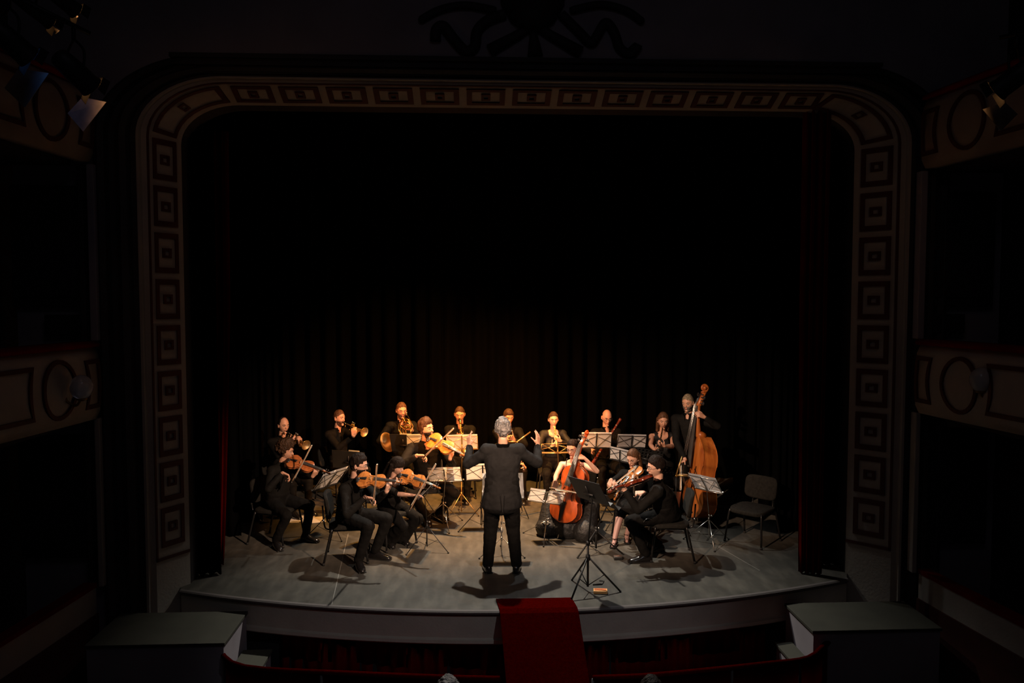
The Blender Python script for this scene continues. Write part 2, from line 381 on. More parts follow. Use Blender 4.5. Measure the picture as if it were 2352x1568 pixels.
def line_pts(u, h):
    L = [rev_pt('L', zlow, u, h), rev_pt('L', oT-RO*EK, u, h)]
    for k in range(1, 10): L.append(rev_pt('CL', 90*k/10, u, h))
    L += [rev_pt('T', oL+RO, u, h), rev_pt('T', oR-RO, u, h)]
    for k in range(9, 0, -1): L.append(rev_pt('CR', 90*k/10, u, h))
    return L+[rev_pt('R', oT-RO*EK, u, h), rev_pt('R', zlow, u, h)]
for a, b, h0, h1 in ((0.0, 0.0, 0, .014), (0.0, 0.055, .014, .014), (.055, .055, .014, 0)): strip(bm, line_pts(a, h0), line_pts(b, h1))
for sd in 'LR':
    L0 = [rev_pt(sd, zlow, u, .014) for u in (0, 1)]; L1 = [rev_pt(sd, zlow+.035, u, .014) for u in (0, 1)]
    strip(bm, L0, L1); strip(bm, [rev_pt(sd, zlow, u, 0) for u in (0, 1)], L0)
struct('border_line', bm, M['oxblood'], wallp)
# cornice band over the arch, below the emblem
bm = bmesh.new()
zc = at(1180, 128, 7.95).z
for (dy, z0, z1) in ((0.02, zc-.17, zc-.10), (.07, zc-.10, zc-.04), (.12, zc-.04, zc+.0)):
    box(bm, ((oL+oR)/2, YO-0.02-dy/2, (z0+z1)/2), (oR-oL-.6, dy+.04, z1-z0))
struct('cornice', bm, M['plaster_dark'], wallp)
# relief emblem: crossed rods, ribbons and tassel on the wall above the arch
em = V((at(1225, 60, 8.1).x, YO-0.06, 0))
def ep(px, py): q = at(px, py, 8.07); return q
root = thing('relief_emblem', (em.x, 8.1, at(1225, 120, 8.1).z), 'dark carved emblem of crossed torches and ribbons above the stage arch', 'ornament')
def flat_tube(pts, r, depth=0.05):
    b = bmesh.new(); tube(b, [ep(*p) for p in pts], r, 10)
    for v in b.verts: v.co.y = 8.1+(v.co.y-8.07)*0.8
    return b
def smoothline(pts, k=6):
    out = []; P = [V((*p, 0)) for p in pts]
    for i in range(len(P)-1):
        p0, p1, p2, p3 = P[max(i-1, 0)], P[i], P[i+1], P[min(i+2, len(P)-1)]
        for j in range(k):
            t = j/k
            out.append(0.5*((2*p1)+(p2-p0)*t+(2*p0-5*p1+4*p2-p3)*t*t+(3*p1-p0-3*p2+p3)*t**3))
    out.append(P[-1]); return [(q.x, q.y) for q in out]
bmobj('ribbon', flat_tube(smoothline([(1000, 92), (1002, 66), (1018, 58), (1040, 85), (1068, 114), (1090, 106), (1096, 70), (1120, 45), (1160, 30)]), .055), M['plaster_dark'], root, True)
bmobj('ribbon', flat_tube(smoothline([(1452, 116), (1466, 104), (1450, 122), (1425, 108), (1412, 72), (1392, 50), (1372, 80), (1358, 96), (1330, 70), (1290, 30)]), .05), M['plaster_dark'], root, True)
bmobj('torch', flat_tube([(1125, 114), (1190, 78), (1290, 10)], [.065, .05, .03]), M['plaster_dark'], root, True)
bmobj('torch', flat_tube([(1335, 118), (1265, 78), (1160, 10)], [.065, .05, .03]), M['plaster_dark'], root, True)
bmobj('tassel', flat_tube([(1230, 126), (1228, 100), (1226, 78), (1224, 60)], [.08, .06, .04, .05]), M['plaster_dark'], root, True)
bmobj('shield', flat_tube([(1224, 72), (1224, 50), (1224, 10), (1224, -60)], [.08, .22, .32, .36]), M['plaster_dark'], root, True)
bmobj('laurel_branch', flat_tube(smoothline([(962, 46), (1010, 20), (1070, 10), (1140, 22)]), [.02]+[.04]*17+[.03]), M['plaster_dark'], root, True)
bmobj('laurel_branch', flat_tube(smoothline([(1480, 50), (1440, 22), (1380, 8), (1310, 22)]), [.02]+[.04]*17+[.03]), M['plaster_dark'], root, True)

# --- stage floor with curved apron, fascia, platforms
fL, fR = at(416, 1350, 8.3), at(1948, 1330, 8.3)
xL, xR = on(416, 1352).x, on(1950, 1330).x
def apron_y(x):
    """front edge of the stage as seen in the photograph"""
    t = (x-(xL+xR)/2)/((xR-xL)/2); return 7.62+0.72*t*t
N = 48
edge = [V((xL+(xR-xL)*i/N, 0, 0)) for i in range(N+1)]
for p in edge: p.y = apron_y(p.x)
bm = bmesh.new()
top = [bm.verts.new(p) for p in edge]; bk = [bm.verts.new((p.x*1.9-(xL+xR)/2*.9, 15.0, 0)) for p in edge]
for i in range(N): bm.faces.new((top[i], top[i+1], bk[i+1], bk[i]))
struct('floor', bm, M['floor'])
def fascia(name, prof, m):
    bm = bmesh.new()
    for (d0, z0), (d1, z1) in zip(prof, prof[1:]):
        strip(bm, [V((p.x, p.y-d0, z0)) for p in edge], [V((p.x, p.y-d1, z1)) for p in edge])
    for k in (0, -1):   # close ends
        p = edge[k]; vs = [bm.verts.new((p.x, p.y-d, z)) for d, z in prof]; vs.append(bm.verts.new((p.x, p.y+.3, prof[-1][1]))); vs.append(bm.verts.new((p.x, p.y+.3, prof[0][1])))
        try: bm.faces.new(vs)
        except ValueError: pass
    return struct(name, bm, m)
fascia('trim_1', [(0, 0.001), (.035, 0.0), (.05, -.012), (.045, -.03), (.02, -.04), (.015, -.055), (.0, -.065)], M['plaster_apron'])
fascia('trim_2', [(0, -.065), (0, -.285)], M['plaster'])
fascia('trim_3', [(0, -.285), (.015, -.295), (.03, -.30), (.035, -.33), (.02, -.345), (0, -.35)], M['plaster'])
fascia('trim_4', [(-.12, -.35), (-.12, -.9)], M['blackwall'])
bm = bmesh.new(); box(bm, (0.4, 4.0, -.95), (16, 9, .1)); struct('floor_stalls', bm, M['stalls'])
# seams of the vinyl strips: thin recessed-looking tape lines on the floor
for k, (pa, pb) in enumerate([((762, 1388), (800, 1225)), ((1745, 1310), (1650, 1255))]):
    a, b = on(*pa, 0.0015), on(*pb, 0.0015); d = (b-a).normalized(); s = V((-d.y, d.x, 0))*.004
    bm = bmesh.new(); vs = [a-s, a+s, b+s, b-s]
    loft(bm, [[p for p in vs], [p+V((0, 0, .0015)) for p in vs]])
    bmobj('floor_tape', bm, M['tape'], None)
    tag(bpy.context.scene.collection.objects[-1], ['thin pale tape line on the floor beside the front left violinist', 'thin pale tape line on the floor in front of the empty chair'][k], 'tape')
def block(name, x0, x1, y0, y1, z1, label, m, bev=.01):
    r = thing(name, ((x0+x1)/2, (y0+y1)/2, ZB), label, 'step')
    b = bmesh.new(); box(b, ((x0+x1)/2, (y0+y1)/2, (ZB+z1-.03)/2), (x1-x0-.03, y1-y0-.03, z1-.03-ZB)); bmobj('riser', b, M['plaster_grey'], r)
    b = bmesh.new(); box(b, ((x0+x1)/2, (y0+y1)/2, z1-.016), (x1-x0, y1-y0, .032), bev=.006); bmobj('tread', b, m, r)
block('side_platform', -3.62, on(570, 1402, -.13).x, 7.28, 8.04, -.13, 'grey-green platform between the stage front and the left box', M['platform'])
block('side_step', on(570, 1402, -.13).x+.01, on(634, 1476, -.44).x, 7.36, 7.82, -.44, 'low step below the platform at the left stage corner', M['platform'])
block('side_platform', on(1815, 1398, -.13).x, 4.55, 7.28, 7.98, -.13, 'grey-green platform between the stage front and the right box', M['platform'])
block('side_step', on(1760, 1452, -.44).x, on(1815, 1398, -.13).x-.01, 7.30, 7.74, -.44, 'low step below the platform at the right stage corner', M['platform'])
# red carpet runner over the stage edge down to the stalls
bm = bmesh.new()
cl, cr = on(1140, 1392).x, on(1318, 1392).x
path = [(7.86, .006), (7.70, .006), (7.60, .006), (7.54, -.02), (7.38, -.19), (7.22, -.37), (7.06, -.55), (6.9, -.73), (6.76, -.88), (6.2, -.89)]
rings = []
for i, (y, z) in enumerate(path):
    sh = (7.86-y)*0.10
    rings.append([V((cl+sh, y, z)), V((cr+sh, y, z)), V((cr+sh, y+.004, z+.012)), V((cl+sh, y+.004, z+.012))])
loft(bm, rings)
tag(bmobj('carpet_runner', bm, M['red_carpet']), 'red carpet runner hanging from the stage edge down a ramp into the stalls', 'carpet')
# under-stage red curtain of the pit and the curved red pit rail
def curtain_mesh(xa, ya, xb, yb, z0, z1, npl, dep, seg=8, wob=0.3, seed=1, gather=None):
    rnd = random.Random(seed); n = npl*seg; d = V((xb-xa, yb-ya, 0)); nn = V((-d.y, d.x, 0)).normalized()
    ph = [rnd.uniform(.6, 1.3) for _ in range(npl+2)]; zs = [z0, z0+.25, z0+.8, z0+(z1-z0)*.5, z1]
    bm = bmesh.new(); rows = []
    for j, z in enumerate(zs):
        row = []
        for i in range(n+1):
            t = i/n; k = int(t*npl); a = ph[k]*(1-(t*npl-k))+ph[k+1]*(t*npl-k)
            q = V((xa, ya, z))+d*t+nn*(dep*a*(0.5-0.5*math.cos(2*PI*t*npl))*(1.15-.3*j/4)+dep*wob*math.sin(t*37+j*.3+seed))
            if gather: q += gather(t, z)
            row.append(q)
        rows.append(row)
    for a, b in zip(rows, rows[1:]): pass
    loft(bm, rows, close=False, cap=False)
    # thickness
    geo = bmesh.ops.solidify(bm, geom=bm.faces[:], thickness=0.006)
    return bm
b = curtain_mesh(-2.0, 7.95, 3.1, 7.85, -.9, -.36, 34, .05, 6)
for v in b.verts: v.co.y += apron_y(v.co.x)-7.95+.06+.1*(v.co.x+2)/5.1; v.co.z = min(v.co.z, -.365)
tag(bmobj('pit_curtain', b, M['red_velvet'], None, True), 'dark red pleated curtain hanging below the stage front', 'curtain')
def rail(pxs, label):
    P = [on(x, y, -.26) for x, y in smoothline(pxs, 4)]
    r = thing('pit_rail', (P[0].x, P[0].y, ZB), label, 'railing')
    b = bmesh.new(); tube(b, P, .024, 10); bmobj('velvet_cap', b, M['red_carpet'], r, True)
    for q in P[::5]:
        b = bmesh.new(); tube(b, [V((q.x, q.y, ZB)), V((q.x, q.y, -.27))], .014, 6); bmobj('post', b, M['plaster_dark'], r, True)
    b = bmesh.new(); rows = [[p+V((0, 0.01*math.sin(i*2.2), z-p.z)) for i, p in enumerate(P)] for z in (-.28, -.6, -.88)]
    loft(b, rows, False, False); bmesh.ops.solidify(b, geom=b.faces[:], thickness=.01)
    bmobj('velvet_drop', b, M['red_velvet'], r, True, 'dark red velvet drop')
rail([(300, 1462), (400, 1474), (492, 1488), (560, 1531), (800, 1546), (1020, 1555), (1148, 1558)], 'curved red velvet rail of the pit, left of the carpet')
rail([(1362, 1556), (1475, 1552), (1600, 1541), (1760, 1524), (1858, 1510), (1912, 1470), (2030, 1452)], 'curved red velvet rail of the pit, right of the carpet')

def smooth3(P, k=5):
    out = []; n = len(P)
    for i in range(n-1):
        p0, p1, p2, p3 = P[max(i-1, 0)], P[i], P[i+1], P[min(i+2, n-1)]
        for j in range(k):
            t = j/k; out.append(0.5*((2*p1)+(p2-p0)*t+(2*p0-5*p1+4*p2-p3)*t*t+(3*p1-p0-3*p2+p3)*t**3))
    out.append(P[-1]); return out
# --- side walls and boxes
def side(sg):
    L = sg < 0
    X = lambda y: (-3.78-.16*(7.95-y)**1.1*.6 if y < 7.95 else -3.78) if L else (4.66+.16*(7.95-y)**1.1*.6 if y < 7.95 else 4.66)
    wn = 'wall_left' if L else 'wall_right'
    b = bmesh.new(); xw = -4.75 if L else 5.65
    box(b, (xw, 4.0, 3.5), (.1, 9, 9)); wall = struct(wn, b, M['boxwall'])
    ys = [7.98-.28*i for i in range(22)]
    def fas(z0, z1, bulge, m, name, m2=None):
        """balcony front: solid bulged parapet following the curve"""
        b = bmesh.new(); rings = []
        for y in ys:
            x = X(y); s = 1 if L else -1
            rings.append([V((x-s*.12, y, z0)), V((x+s*0.0, y, z0)), V((x+s*bulge*.8, y, z0+(z1-z0)*.12)), V((x+s*bulge, y, z0+(z1-z0)*.5)), V((x+s*bulge*.7, y, z0+(z1-z0)*.88)), V((x+s*.0, y, z1)), V((x-s*.12, y, z1))])
        loft(b, rings); return struct(name, b, m, wall, True)
    s = 1 if L else -1
    # lower balcony
    zb, ztp = 1.88, 2.60
    pf = fas(zb, ztp, .05, M['plaster'], 'balcony_front')
    def rail_on(z, m):
        b = bmesh.new(); rings = []
        for y in ys: x = X(y); rings.append([V((x-s*.14, y, z)), V((x+s*.05, y, z)), V((x+s*.06, y, z+.035)), V((x+s*.02, y, z+.06)), V((x-s*.14, y, z+.06))])
        loft(b, rings); struct('velvet_rail', b, m, wall, True)
    rail_on(ztp, M['red_velvet'])
    def surf(y, z, z0, z1, bulge, h):
        t = (z-z0)/(z1-z0); bb = bulge*math.sin(PI*min(max(t, 0), 1))**.5 if 0 < t < 1 else 0
        return V((X(y)+s*(bb+h), y, z))
    def panel(y0, y1, z0, z1, Z0, Z1, c0=0, c1=0):
        """long frame with concave ends"""
        def lp(ins):
            def f(h):
                pts = []
                n = 6
                for k in range(n+1):
                    z = z0+ins+(z1-z0-2*ins)*k/n; t = (k/n-.5)*2; pts.append(surf(y0-ins+c0*(1-t*t), z, Z0, Z1, .05, h))
                for k in range(n+1):
                    z = z1-ins-(z1-z0-2*ins)*k/n; t = (k/n-.5)*2; pts.append(surf(y1+ins-c1*(1-t*t), z, Z0, Z1, .05, h))
                return pts
            return f
        b = bmesh.new(); ring_strip(b, lp(0), lp(.04), -.01, .015)
        return struct('panel_frame', b, M['oxblood'], wall)
    def medal(yc, zc, ry, rz, Z0, Z1):
        def lp(k):
            return lambda h: [surf(yc+ry*k*math.cos(a), zc+rz*k*math.sin(a), Z0, Z1, .05, h) for a in [2*PI*i/28 for i in range(28)]]
        b = bmesh.new(); ring_strip(b, lp(1), lp(.86), -.01, .02); struct('medallion_ring', b, M['oxblood'], wall)
    for (Z0, Z1) in ((zb, ztp), (4.42, 5.12)):
        zc = (Z0+Z1)/2
        if Z0 > 4: fas(Z0, Z1, .05, M['plaster_warm'], 'balcony_front'); rail_on(Z1, M['red_velvet'])
        panel(7.97, 7.72, Z0+.12, Z1-.12, Z0, Z1, 0, -.03)
        medal(7.32, zc, .25, .28, Z0, Z1)
        panel(6.98, 5.6, Z0+.12, Z1-.12, Z0, Z1, -.05, 0)
    # parterre parapet
    ys2 = ys
    b = bmesh.new(); rings = []
    for y in ys2: x = X(y)-s*.05; rings.append([V((x-s*.1, y, -.1)), V((x, y, -.1)), V((x, y, .17)), V((x-s*.1, y, .17))])
    loft(b, rings); struct('parapet', b, M['plaster'], wall)
    b = bmesh.new(); rings = []
    for y in ys2: x = X(y)-s*.03; rings.append([V((x-s*.1, y, ZB)), V((x, y, ZB)), V((x, y, -.1)), V((x-s*.1, y, -.1))])
    loft(b, rings); struct('plinth', b, M['oxblood'], wall)
    b = bmesh.new(); rings = []
    for y in ys2: x = X(y)-s*.05; rings.append([V((x-s*.12, y, .17)), V((x+s*.01, y, .17)), V((x+s*.01, y, .215)), V((x-s*.12, y, .215))])
    loft(b, rings); struct('velvet_rail', b, M['red_velvet'], wall)
    # corner pilasters beside the frame
    for (dx, wd, m, z0, z1) in ((0.02, .05, M['plaster'], .17, zb), (.02, .07, M['plaster_grey'], ztp+.06, 4.4), (.12, .05, M['plaster_dark'], .17, 4.4)):
        xx = X(7.95)-s*dx+s*.02
        b = bmesh.new(); box(b, (xx, 8.03, (z0+z1)/2), (wd, .10, z1-z0), bev=.008); struct('pilaster', b, m, wall)
    # dark box partitions with framed panels between the tiers
    for (z0, z1) in ((ztp+.4, 4.2), (.45, 1.7)):
        b = bmesh.new(); xm = X(7.9)-s*.45
        box(b, (xm, 8.06, (z0+z1)/2), (.72, .03, z1-z0), bev=.01); box(b, (xm, 8.04, (z0+z1)/2), (.55, .03, (z1-z0)*.85), bev=.012)
        struct('box_panel', b, M['boxwall'], wall)
    b = bmesh.new(); box(b, (X(7.9)-s*.33, 8.04, ztp+.22), (.34, .03, .2), bev=.008); struct('box_panel', b, M['boxwall'], wall)
    # ledge floors of the boxes
    for z in (zb-.03, 4.42):
        b = bmesh.new(); box(b, ((xw+X(6))/2, 4.6, z), (abs(xw-X(6)), 6.8, .06)); struct('box_floor', b, M['boxwall'], wall)
    # globe lamp in front of the medallion
    gp = (at(187, 889, 7.42) if L else at(2254, 872, 7.02))
    g = thing('globe_lamp', gp, 'unlit frosted glass globe lamp on the %s balcony front' % ('left' if L else 'right'), 'lamp')
    b = bmesh.new(); ellip(b, gp, (.10, .10, .115), seg=20, rings=14); bmobj('glass_globe', b, M['glass'], g, True)
    wx = X(gp.y)+s*.04
    b = bmesh.new(); tube(b, smooth3([gp+V((0, 0, -.10)), gp+V((-s*.05, 0, -.17)), V((wx+s*.02, gp.y, gp.z-.14)), V((wx, gp.y, gp.z-.1))]), .012, 8); bmobj('bracket', b, M['gilt'], g, True)
    b = bmesh.new(); lathe(b, gp+V((0, 0, -.13)), V((0, 0, 1)), [(0, .015), (.012, .045), (.03, .05), (.04, .03)]); bmobj('gallery_cup', b, M['gilt'], g, True)
side(-1); side(1)
bm = bmesh.new(); box(bm, (.5, 4, 8.05), (12, 9.6, .1)); struct('ceiling', bm, M['plaster_grey'])

# --- stage masking
def drape(name, args, m, label):
    return tag(bmobj(name, curtain_mesh(*args), m, None, True), label, 'curtain')
yb = 13.1
drape('back_curtain', (-5.2, yb, 6.3, yb, .01, 6.6, 46, .13, 8, .35, 3), M['drape'], 'wide black pleated curtain hung across the back of the stage')
def leg(px0, px1, py, Y, seed, label, npl=5, m=None, dep=.08, z1=6.2):
    a, b2 = at(px0, py, Y).x, at(px1, py, Y).x
    return drape('wing_curtain', (a, Y, b2, Y+.12, .012, z1, npl, dep, 8, .3, seed), m or M['drape_dark'], label)
leg(395, 501, 1345, 8.62, 1, 'black masking curtain just inside the left side of the stage frame')
leg(1872, 1962, 1325, 8.66, 2, 'black masking curtain just inside the right side of the stage frame')
leg(440, 548, 1240, 10.05, 3, 'black wing curtain behind the red one at stage left edge of the picture')
leg(520, 598, 1205, 10.75, 4, 'black wing curtain further back, behind the curly-haired violinist')
leg(560, 650, 1150, 11.95, 5, 'black wing curtain nearest the back curtain on the left')
leg(1683, 1800, 1151, 11.95, 6, 'black wing curtain nearest the back curtain on the right, beside the double bass')
leg(1742, 1850, 1203, 10.75, 7, 'black wing curtain behind the empty chair')
leg(1786, 1862, 1243, 10.0, 8, 'black wing curtain to the right of the empty chair')
for k, (pa, pb, pt, py, lab) in enumerate([(478, 508, 526, 1306, 'red velvet house curtain drawn aside at the left of the stage'), (1890, 1842, 1846, 1320, 'red velvet house curtain drawn aside at the right of the stage')]):
    Yc = on(pb, py).y; xa, xb = at(pa, 1200, Yc).x, at(pb, py, Yc).x; xt = at(pt, 560, Yc).x
    g = (lambda t, z, dx=xt-xb: V((dx*t*min(z/3.6, 1.0)**.8, 0, 0)))
    tag(bmobj('house_curtain', curtain_mesh(xa, Yc, xb, Yc+.1, .01, 5.8, 4, .07, 8, .2, 20+k, g), M['red_velvet'], None, True), lab, 'curtain')
for k, (y, z0) in enumerate([(8.95, 4.95), (11.5, 5.2)]):
    tag(bmobj('border_curtain', curtain_mesh(-4.2, y, 5.2, y, z0, 7.4, 30, .08, 6, .3, 31+k), M['drape_dark'], None, True), ['black border curtain hung just behind the stage arch', 'black border curtain hung high over the players'][k], 'curtain')
bm = bmesh.new()
box(bm, (-5.6, 11, 3), (.1, 6, 8)); struct('wall_left_stage', bm, M['blackwall'])
bm = bmesh.new(); box(bm, (6.6, 11, 3), (.1, 6, 8)); struct('wall_right_stage', bm, M['blackwall'])
bm = bmesh.new(); box(bm, (.5, 14.2, 3), (12.2, .1, 8)); struct('wall_back', bm, M['blackwall'])

# ================================================================== PEOPLE
UP = V((0, 0, 1))
def facing(a): a = math.radians(a); return V((math.sin(a), -math.cos(a), 0))
def leftof(f): return UP.cross(f)
def ik(S, W, l1, l2, pole):
    S, W = V(S), V(W); d = W-S; L = d.length; k = 1.0
    if L > (l1+l2)*.985: k = L/((l1+l2)*.985)
    a, b = l1*k, l2*k; dn = d.normalized(); x = (a*a-b*b+L*L)/(2*L); h = math.sqrt(max(a*a-x*x, 0))
    p = V(pole)-dn*V(pole).dot(dn)
    p = p.normalized() if p.length > 1e-5 else V((0, 0, -1))
    return S+dn*x+p*h, k
def head_dirs(F, L_, U): return F, L_, U
def head_pt(dl, df, du, s=1.0, fem=False):
    """head surface point in local (left, forward, up) for a unit direction"""
    l, f, u = dl*.074, df*(.088 if df > 0 else .102), du*(.118 if du > 0 else .125)
    t = max(0.0, -u/.125)
    l *= 1-(.40 if not fem else .48)*t**1.6
    f = f*(1-.08*t) if f > 0 else f*(1-.55*t)
    if df > 0: f *= 1+.10*abs(du)**2*(1 if du < 0 else -.3)
    if df > .2:
        for sx in (-1, 1):
            q = ((l-sx*.031)**2+(u-.006)**2)/(.0145**2); f -= .011*math.exp(-q)
        q = ((abs(l)-.045)**2+(u+.035)**2)/(.02**2); f += .004*math.exp(-q)
    return l*s, f*s, u*s
def sphere_dirs(nu=28, nv=22):
    rows = []
    for j in range(nv+1):
        t = -PI/2+PI*(j+.02)/(nv+.04)
        rows.append([(math.cos(t)*math.cos(2*PI*k/nu), math.cos(t)*math.sin(2*PI*k/nu), math.sin(t)) for k in range(nu)])
    return rows
DIRS = sphere_dirs()
def add_head(bm, C, F, L_, U, s, fem, ears=True):
    P = lambda l, f, u: C+L_*l*s+F*f*s+U*u*s
    loft(bm, [[P(*head_pt(*d, 1.0, fem)) for d in row] for row in DIRS])
    # nose, brow, lips, chin, ears
    rcone(bm, P(0, .078, .008), P(0, .098, -.026), .007*s, .0125*s, 10)
    ellip(bm, P(0, .094, -.030), (.016*s, .012*s, .009*s), (L_, F, U), 10, 6)
    for sx in (-1, 1): rcone(bm, P(sx*.014, .080, .024), P(sx*.044, .068, .024), .009*s, .007*s, 8)
    ellip(bm, P(0, .083, -.056), (.024*s, .011*s, .0055*s), (L_, F, U), 10, 6)
    ellip(bm, P(0, .081, -.066), (.020*s, .011*s, .0065*s), (L_, F, U), 10, 6)
    ellip(bm, P(0, .072, -.098), (.024*s, .018*s, .018*s), (L_, F, U), 10, 6)
    if ears:
        for sx in (-1, 1): ellip(bm, P(sx*.077, -.012, -.008), (.009*s, .019*s, .032*s), (L_, F, U), 10, 8)
def add_hand(bm, W, X, N, side, s=1.0, curl=(.5, .5, .5, .5), thumb=.5, spread=.12):
    """W wrist, X finger direction, N palm normal (out of the palm); side 'R'/'L'"""
    X = V(X).normalized(); N = (V(N)-X*V(N).dot(X)).normalized()
    T = X.cross(N) if side == 'R' else N.cross(X)     # towards the thumb
    k = s
    offs = (.030, .010, -.011, -.031); lens = (.078, .087, .080, .062); ml = (.090, .092, .088, .080)
    for i in range(4):
        a = W+T*offs[i]*.55*k+X*.005*k; b = W+T*offs[i]*k+X*ml[i]*k
        rcone(bm, a, b, .0165*k, .0135*k, 10)
        ang = curl[i]; d = (X+T*spread*(1.5-i)*.5).normalized(); p = b
        for j, fr in enumerate((.46, .31, .25)):
            ang_j = ang*(j+1)*.9
            dj = d*math.cos(ang_j)+N*math.sin(ang_j)
            q = p+dj*lens[i]*fr*k; rcone(bm, p, q, (.0098-.0012*j)*k, (.0088-.0012*j)*k, 8); p = q
    a = W+T*.020*k+X*.018*k; d = (X*.65+T*.75+N*.25).normalized()
    for j, (ln, r) in enumerate(((.042, .0145), (.034, .0105), (.028, .0095))):
        dj = (d*math.cos(thumb*j)+(N*.8+X*.4).normalized()*math.sin(thumb*j)).normalized()
        q = a+dj*ln*k; rcone(bm, a, q, r*k, (r-.002)*k, 8); a = q
def eloft(bm, secs, seg=20):
    """secs: (centre, lateral vector*halfwidth, depth vector*halfdepth)"""
    rings = []
    c0, a0, b0 = secs[0]; c1, a1, b1 = secs[-1]
    d0 = (secs[0][0]-secs[1][0]).normalized(); d1 = (secs[-1][0]-secs[-2][0]).normalized()
    r0 = min(a0.length, b0.length); r1 = min(a1.length, b1.length)
    full = [(c0+d0*r0*.5, a0*.45, b0*.45), (c0+d0*r0*.3, a0*.8, b0*.8)]+list(secs)+[(c1+d1*r1*.3, a1*.8, b1*.8), (c1+d1*r1*.5, a1*.45, b1*.45)]
    for c, a, b in full: rings.append([c+a*math.cos(2*PI*k/seg)+b*math.sin(2*PI*k/seg) for k in range(seg)])
    loft(bm, rings)
def slerp(a, b, t): return (a*(1-t)+b*t).normalized()
def hair_shell(C, F, L_, U, s, fem, fn, parent, m, extra=None, noise_amp=.0, vox=.0065, name='hair', disp=0.0):
    P = lambda l, f, u: C+L_*l*s+F*f*s+U*u*s
    bm = bmesh.new(); rows = []
    for row in sphere_dirs(36, 28):
        r = []
        for d in row:
            l, f, u = head_pt(*d, 1.0, fem); th = fn(d, l, f, u)
            if noise_amp and th > 0: th += noise_amp*noise.noise(V((l, f, u))*38)
            k = 1+th/.09; r.append(P(l*k, f*k, u*k))
        rows.append(r)
    loft(bm, rows)
    if extra: extra(bm, P)
    me = solidify_union(bm, vox, 1, disp, CURL)
    return setmesh(name, me, m, parent)
def hairfn(style):
    line = {'short': .058, 'crop': .064, 'balding': .098, 'fringe': .016, 'long': .066, 'tied': .070}.get(style, .06)
    def fn(d, l, f, u):
        dl, df, du = d
        th = {'short': .012, 'crop': .006, 'balding': .007, 'fringe': .018, 'long': .014, 'tied': .009, 'curly': .044, 'full': .024, 'bald_sides': .006}[style]
        # front hairline, sides above ear, nape
        if df > .0: lim = line-.0*0 if abs(dl) < .75 else line*.55
        else: lim = -.07 if abs(dl) < .6 else -.03
        if df > 0: lim = line*(1-.75*min(1, abs(dl)**3.0)) - (.0 if df > .25 else .07*(1-df/.25))
        lim += .010*noise.noise(V((l, f, u))*60)
        if style == 'bald_sides':
            if u > .055: return -.02
            if df > .05: return -.02
            return .006 if u > -.05 else -.02
        if style == 'balding' and df > -.1 and u > .05 and abs(dl) < .75:
            return -.02 if df > .15 else .003
        return th*min(1, (u-lim)/.03)**.6+.0015 if u > lim else -.012
    return fn
def beardfn(th=.010, low=-.026):
    def fn(d, l, f, u):
        dl, df, du = d
        if df < .05: return -.02
        if u > low-.0 and not (abs(l) > .052 and u < .0): return -.02
        if abs(l) < .020 and -.070 < u < -.050: return -.006
        if abs(l) < .010 and u > -.046: return -.02
        return th+(.016 if u < -.068 and f > .02 else (.008 if u < -.05 and f > .05 else 0)) if u < low else -.02
    return fn
PEOPLE = {}
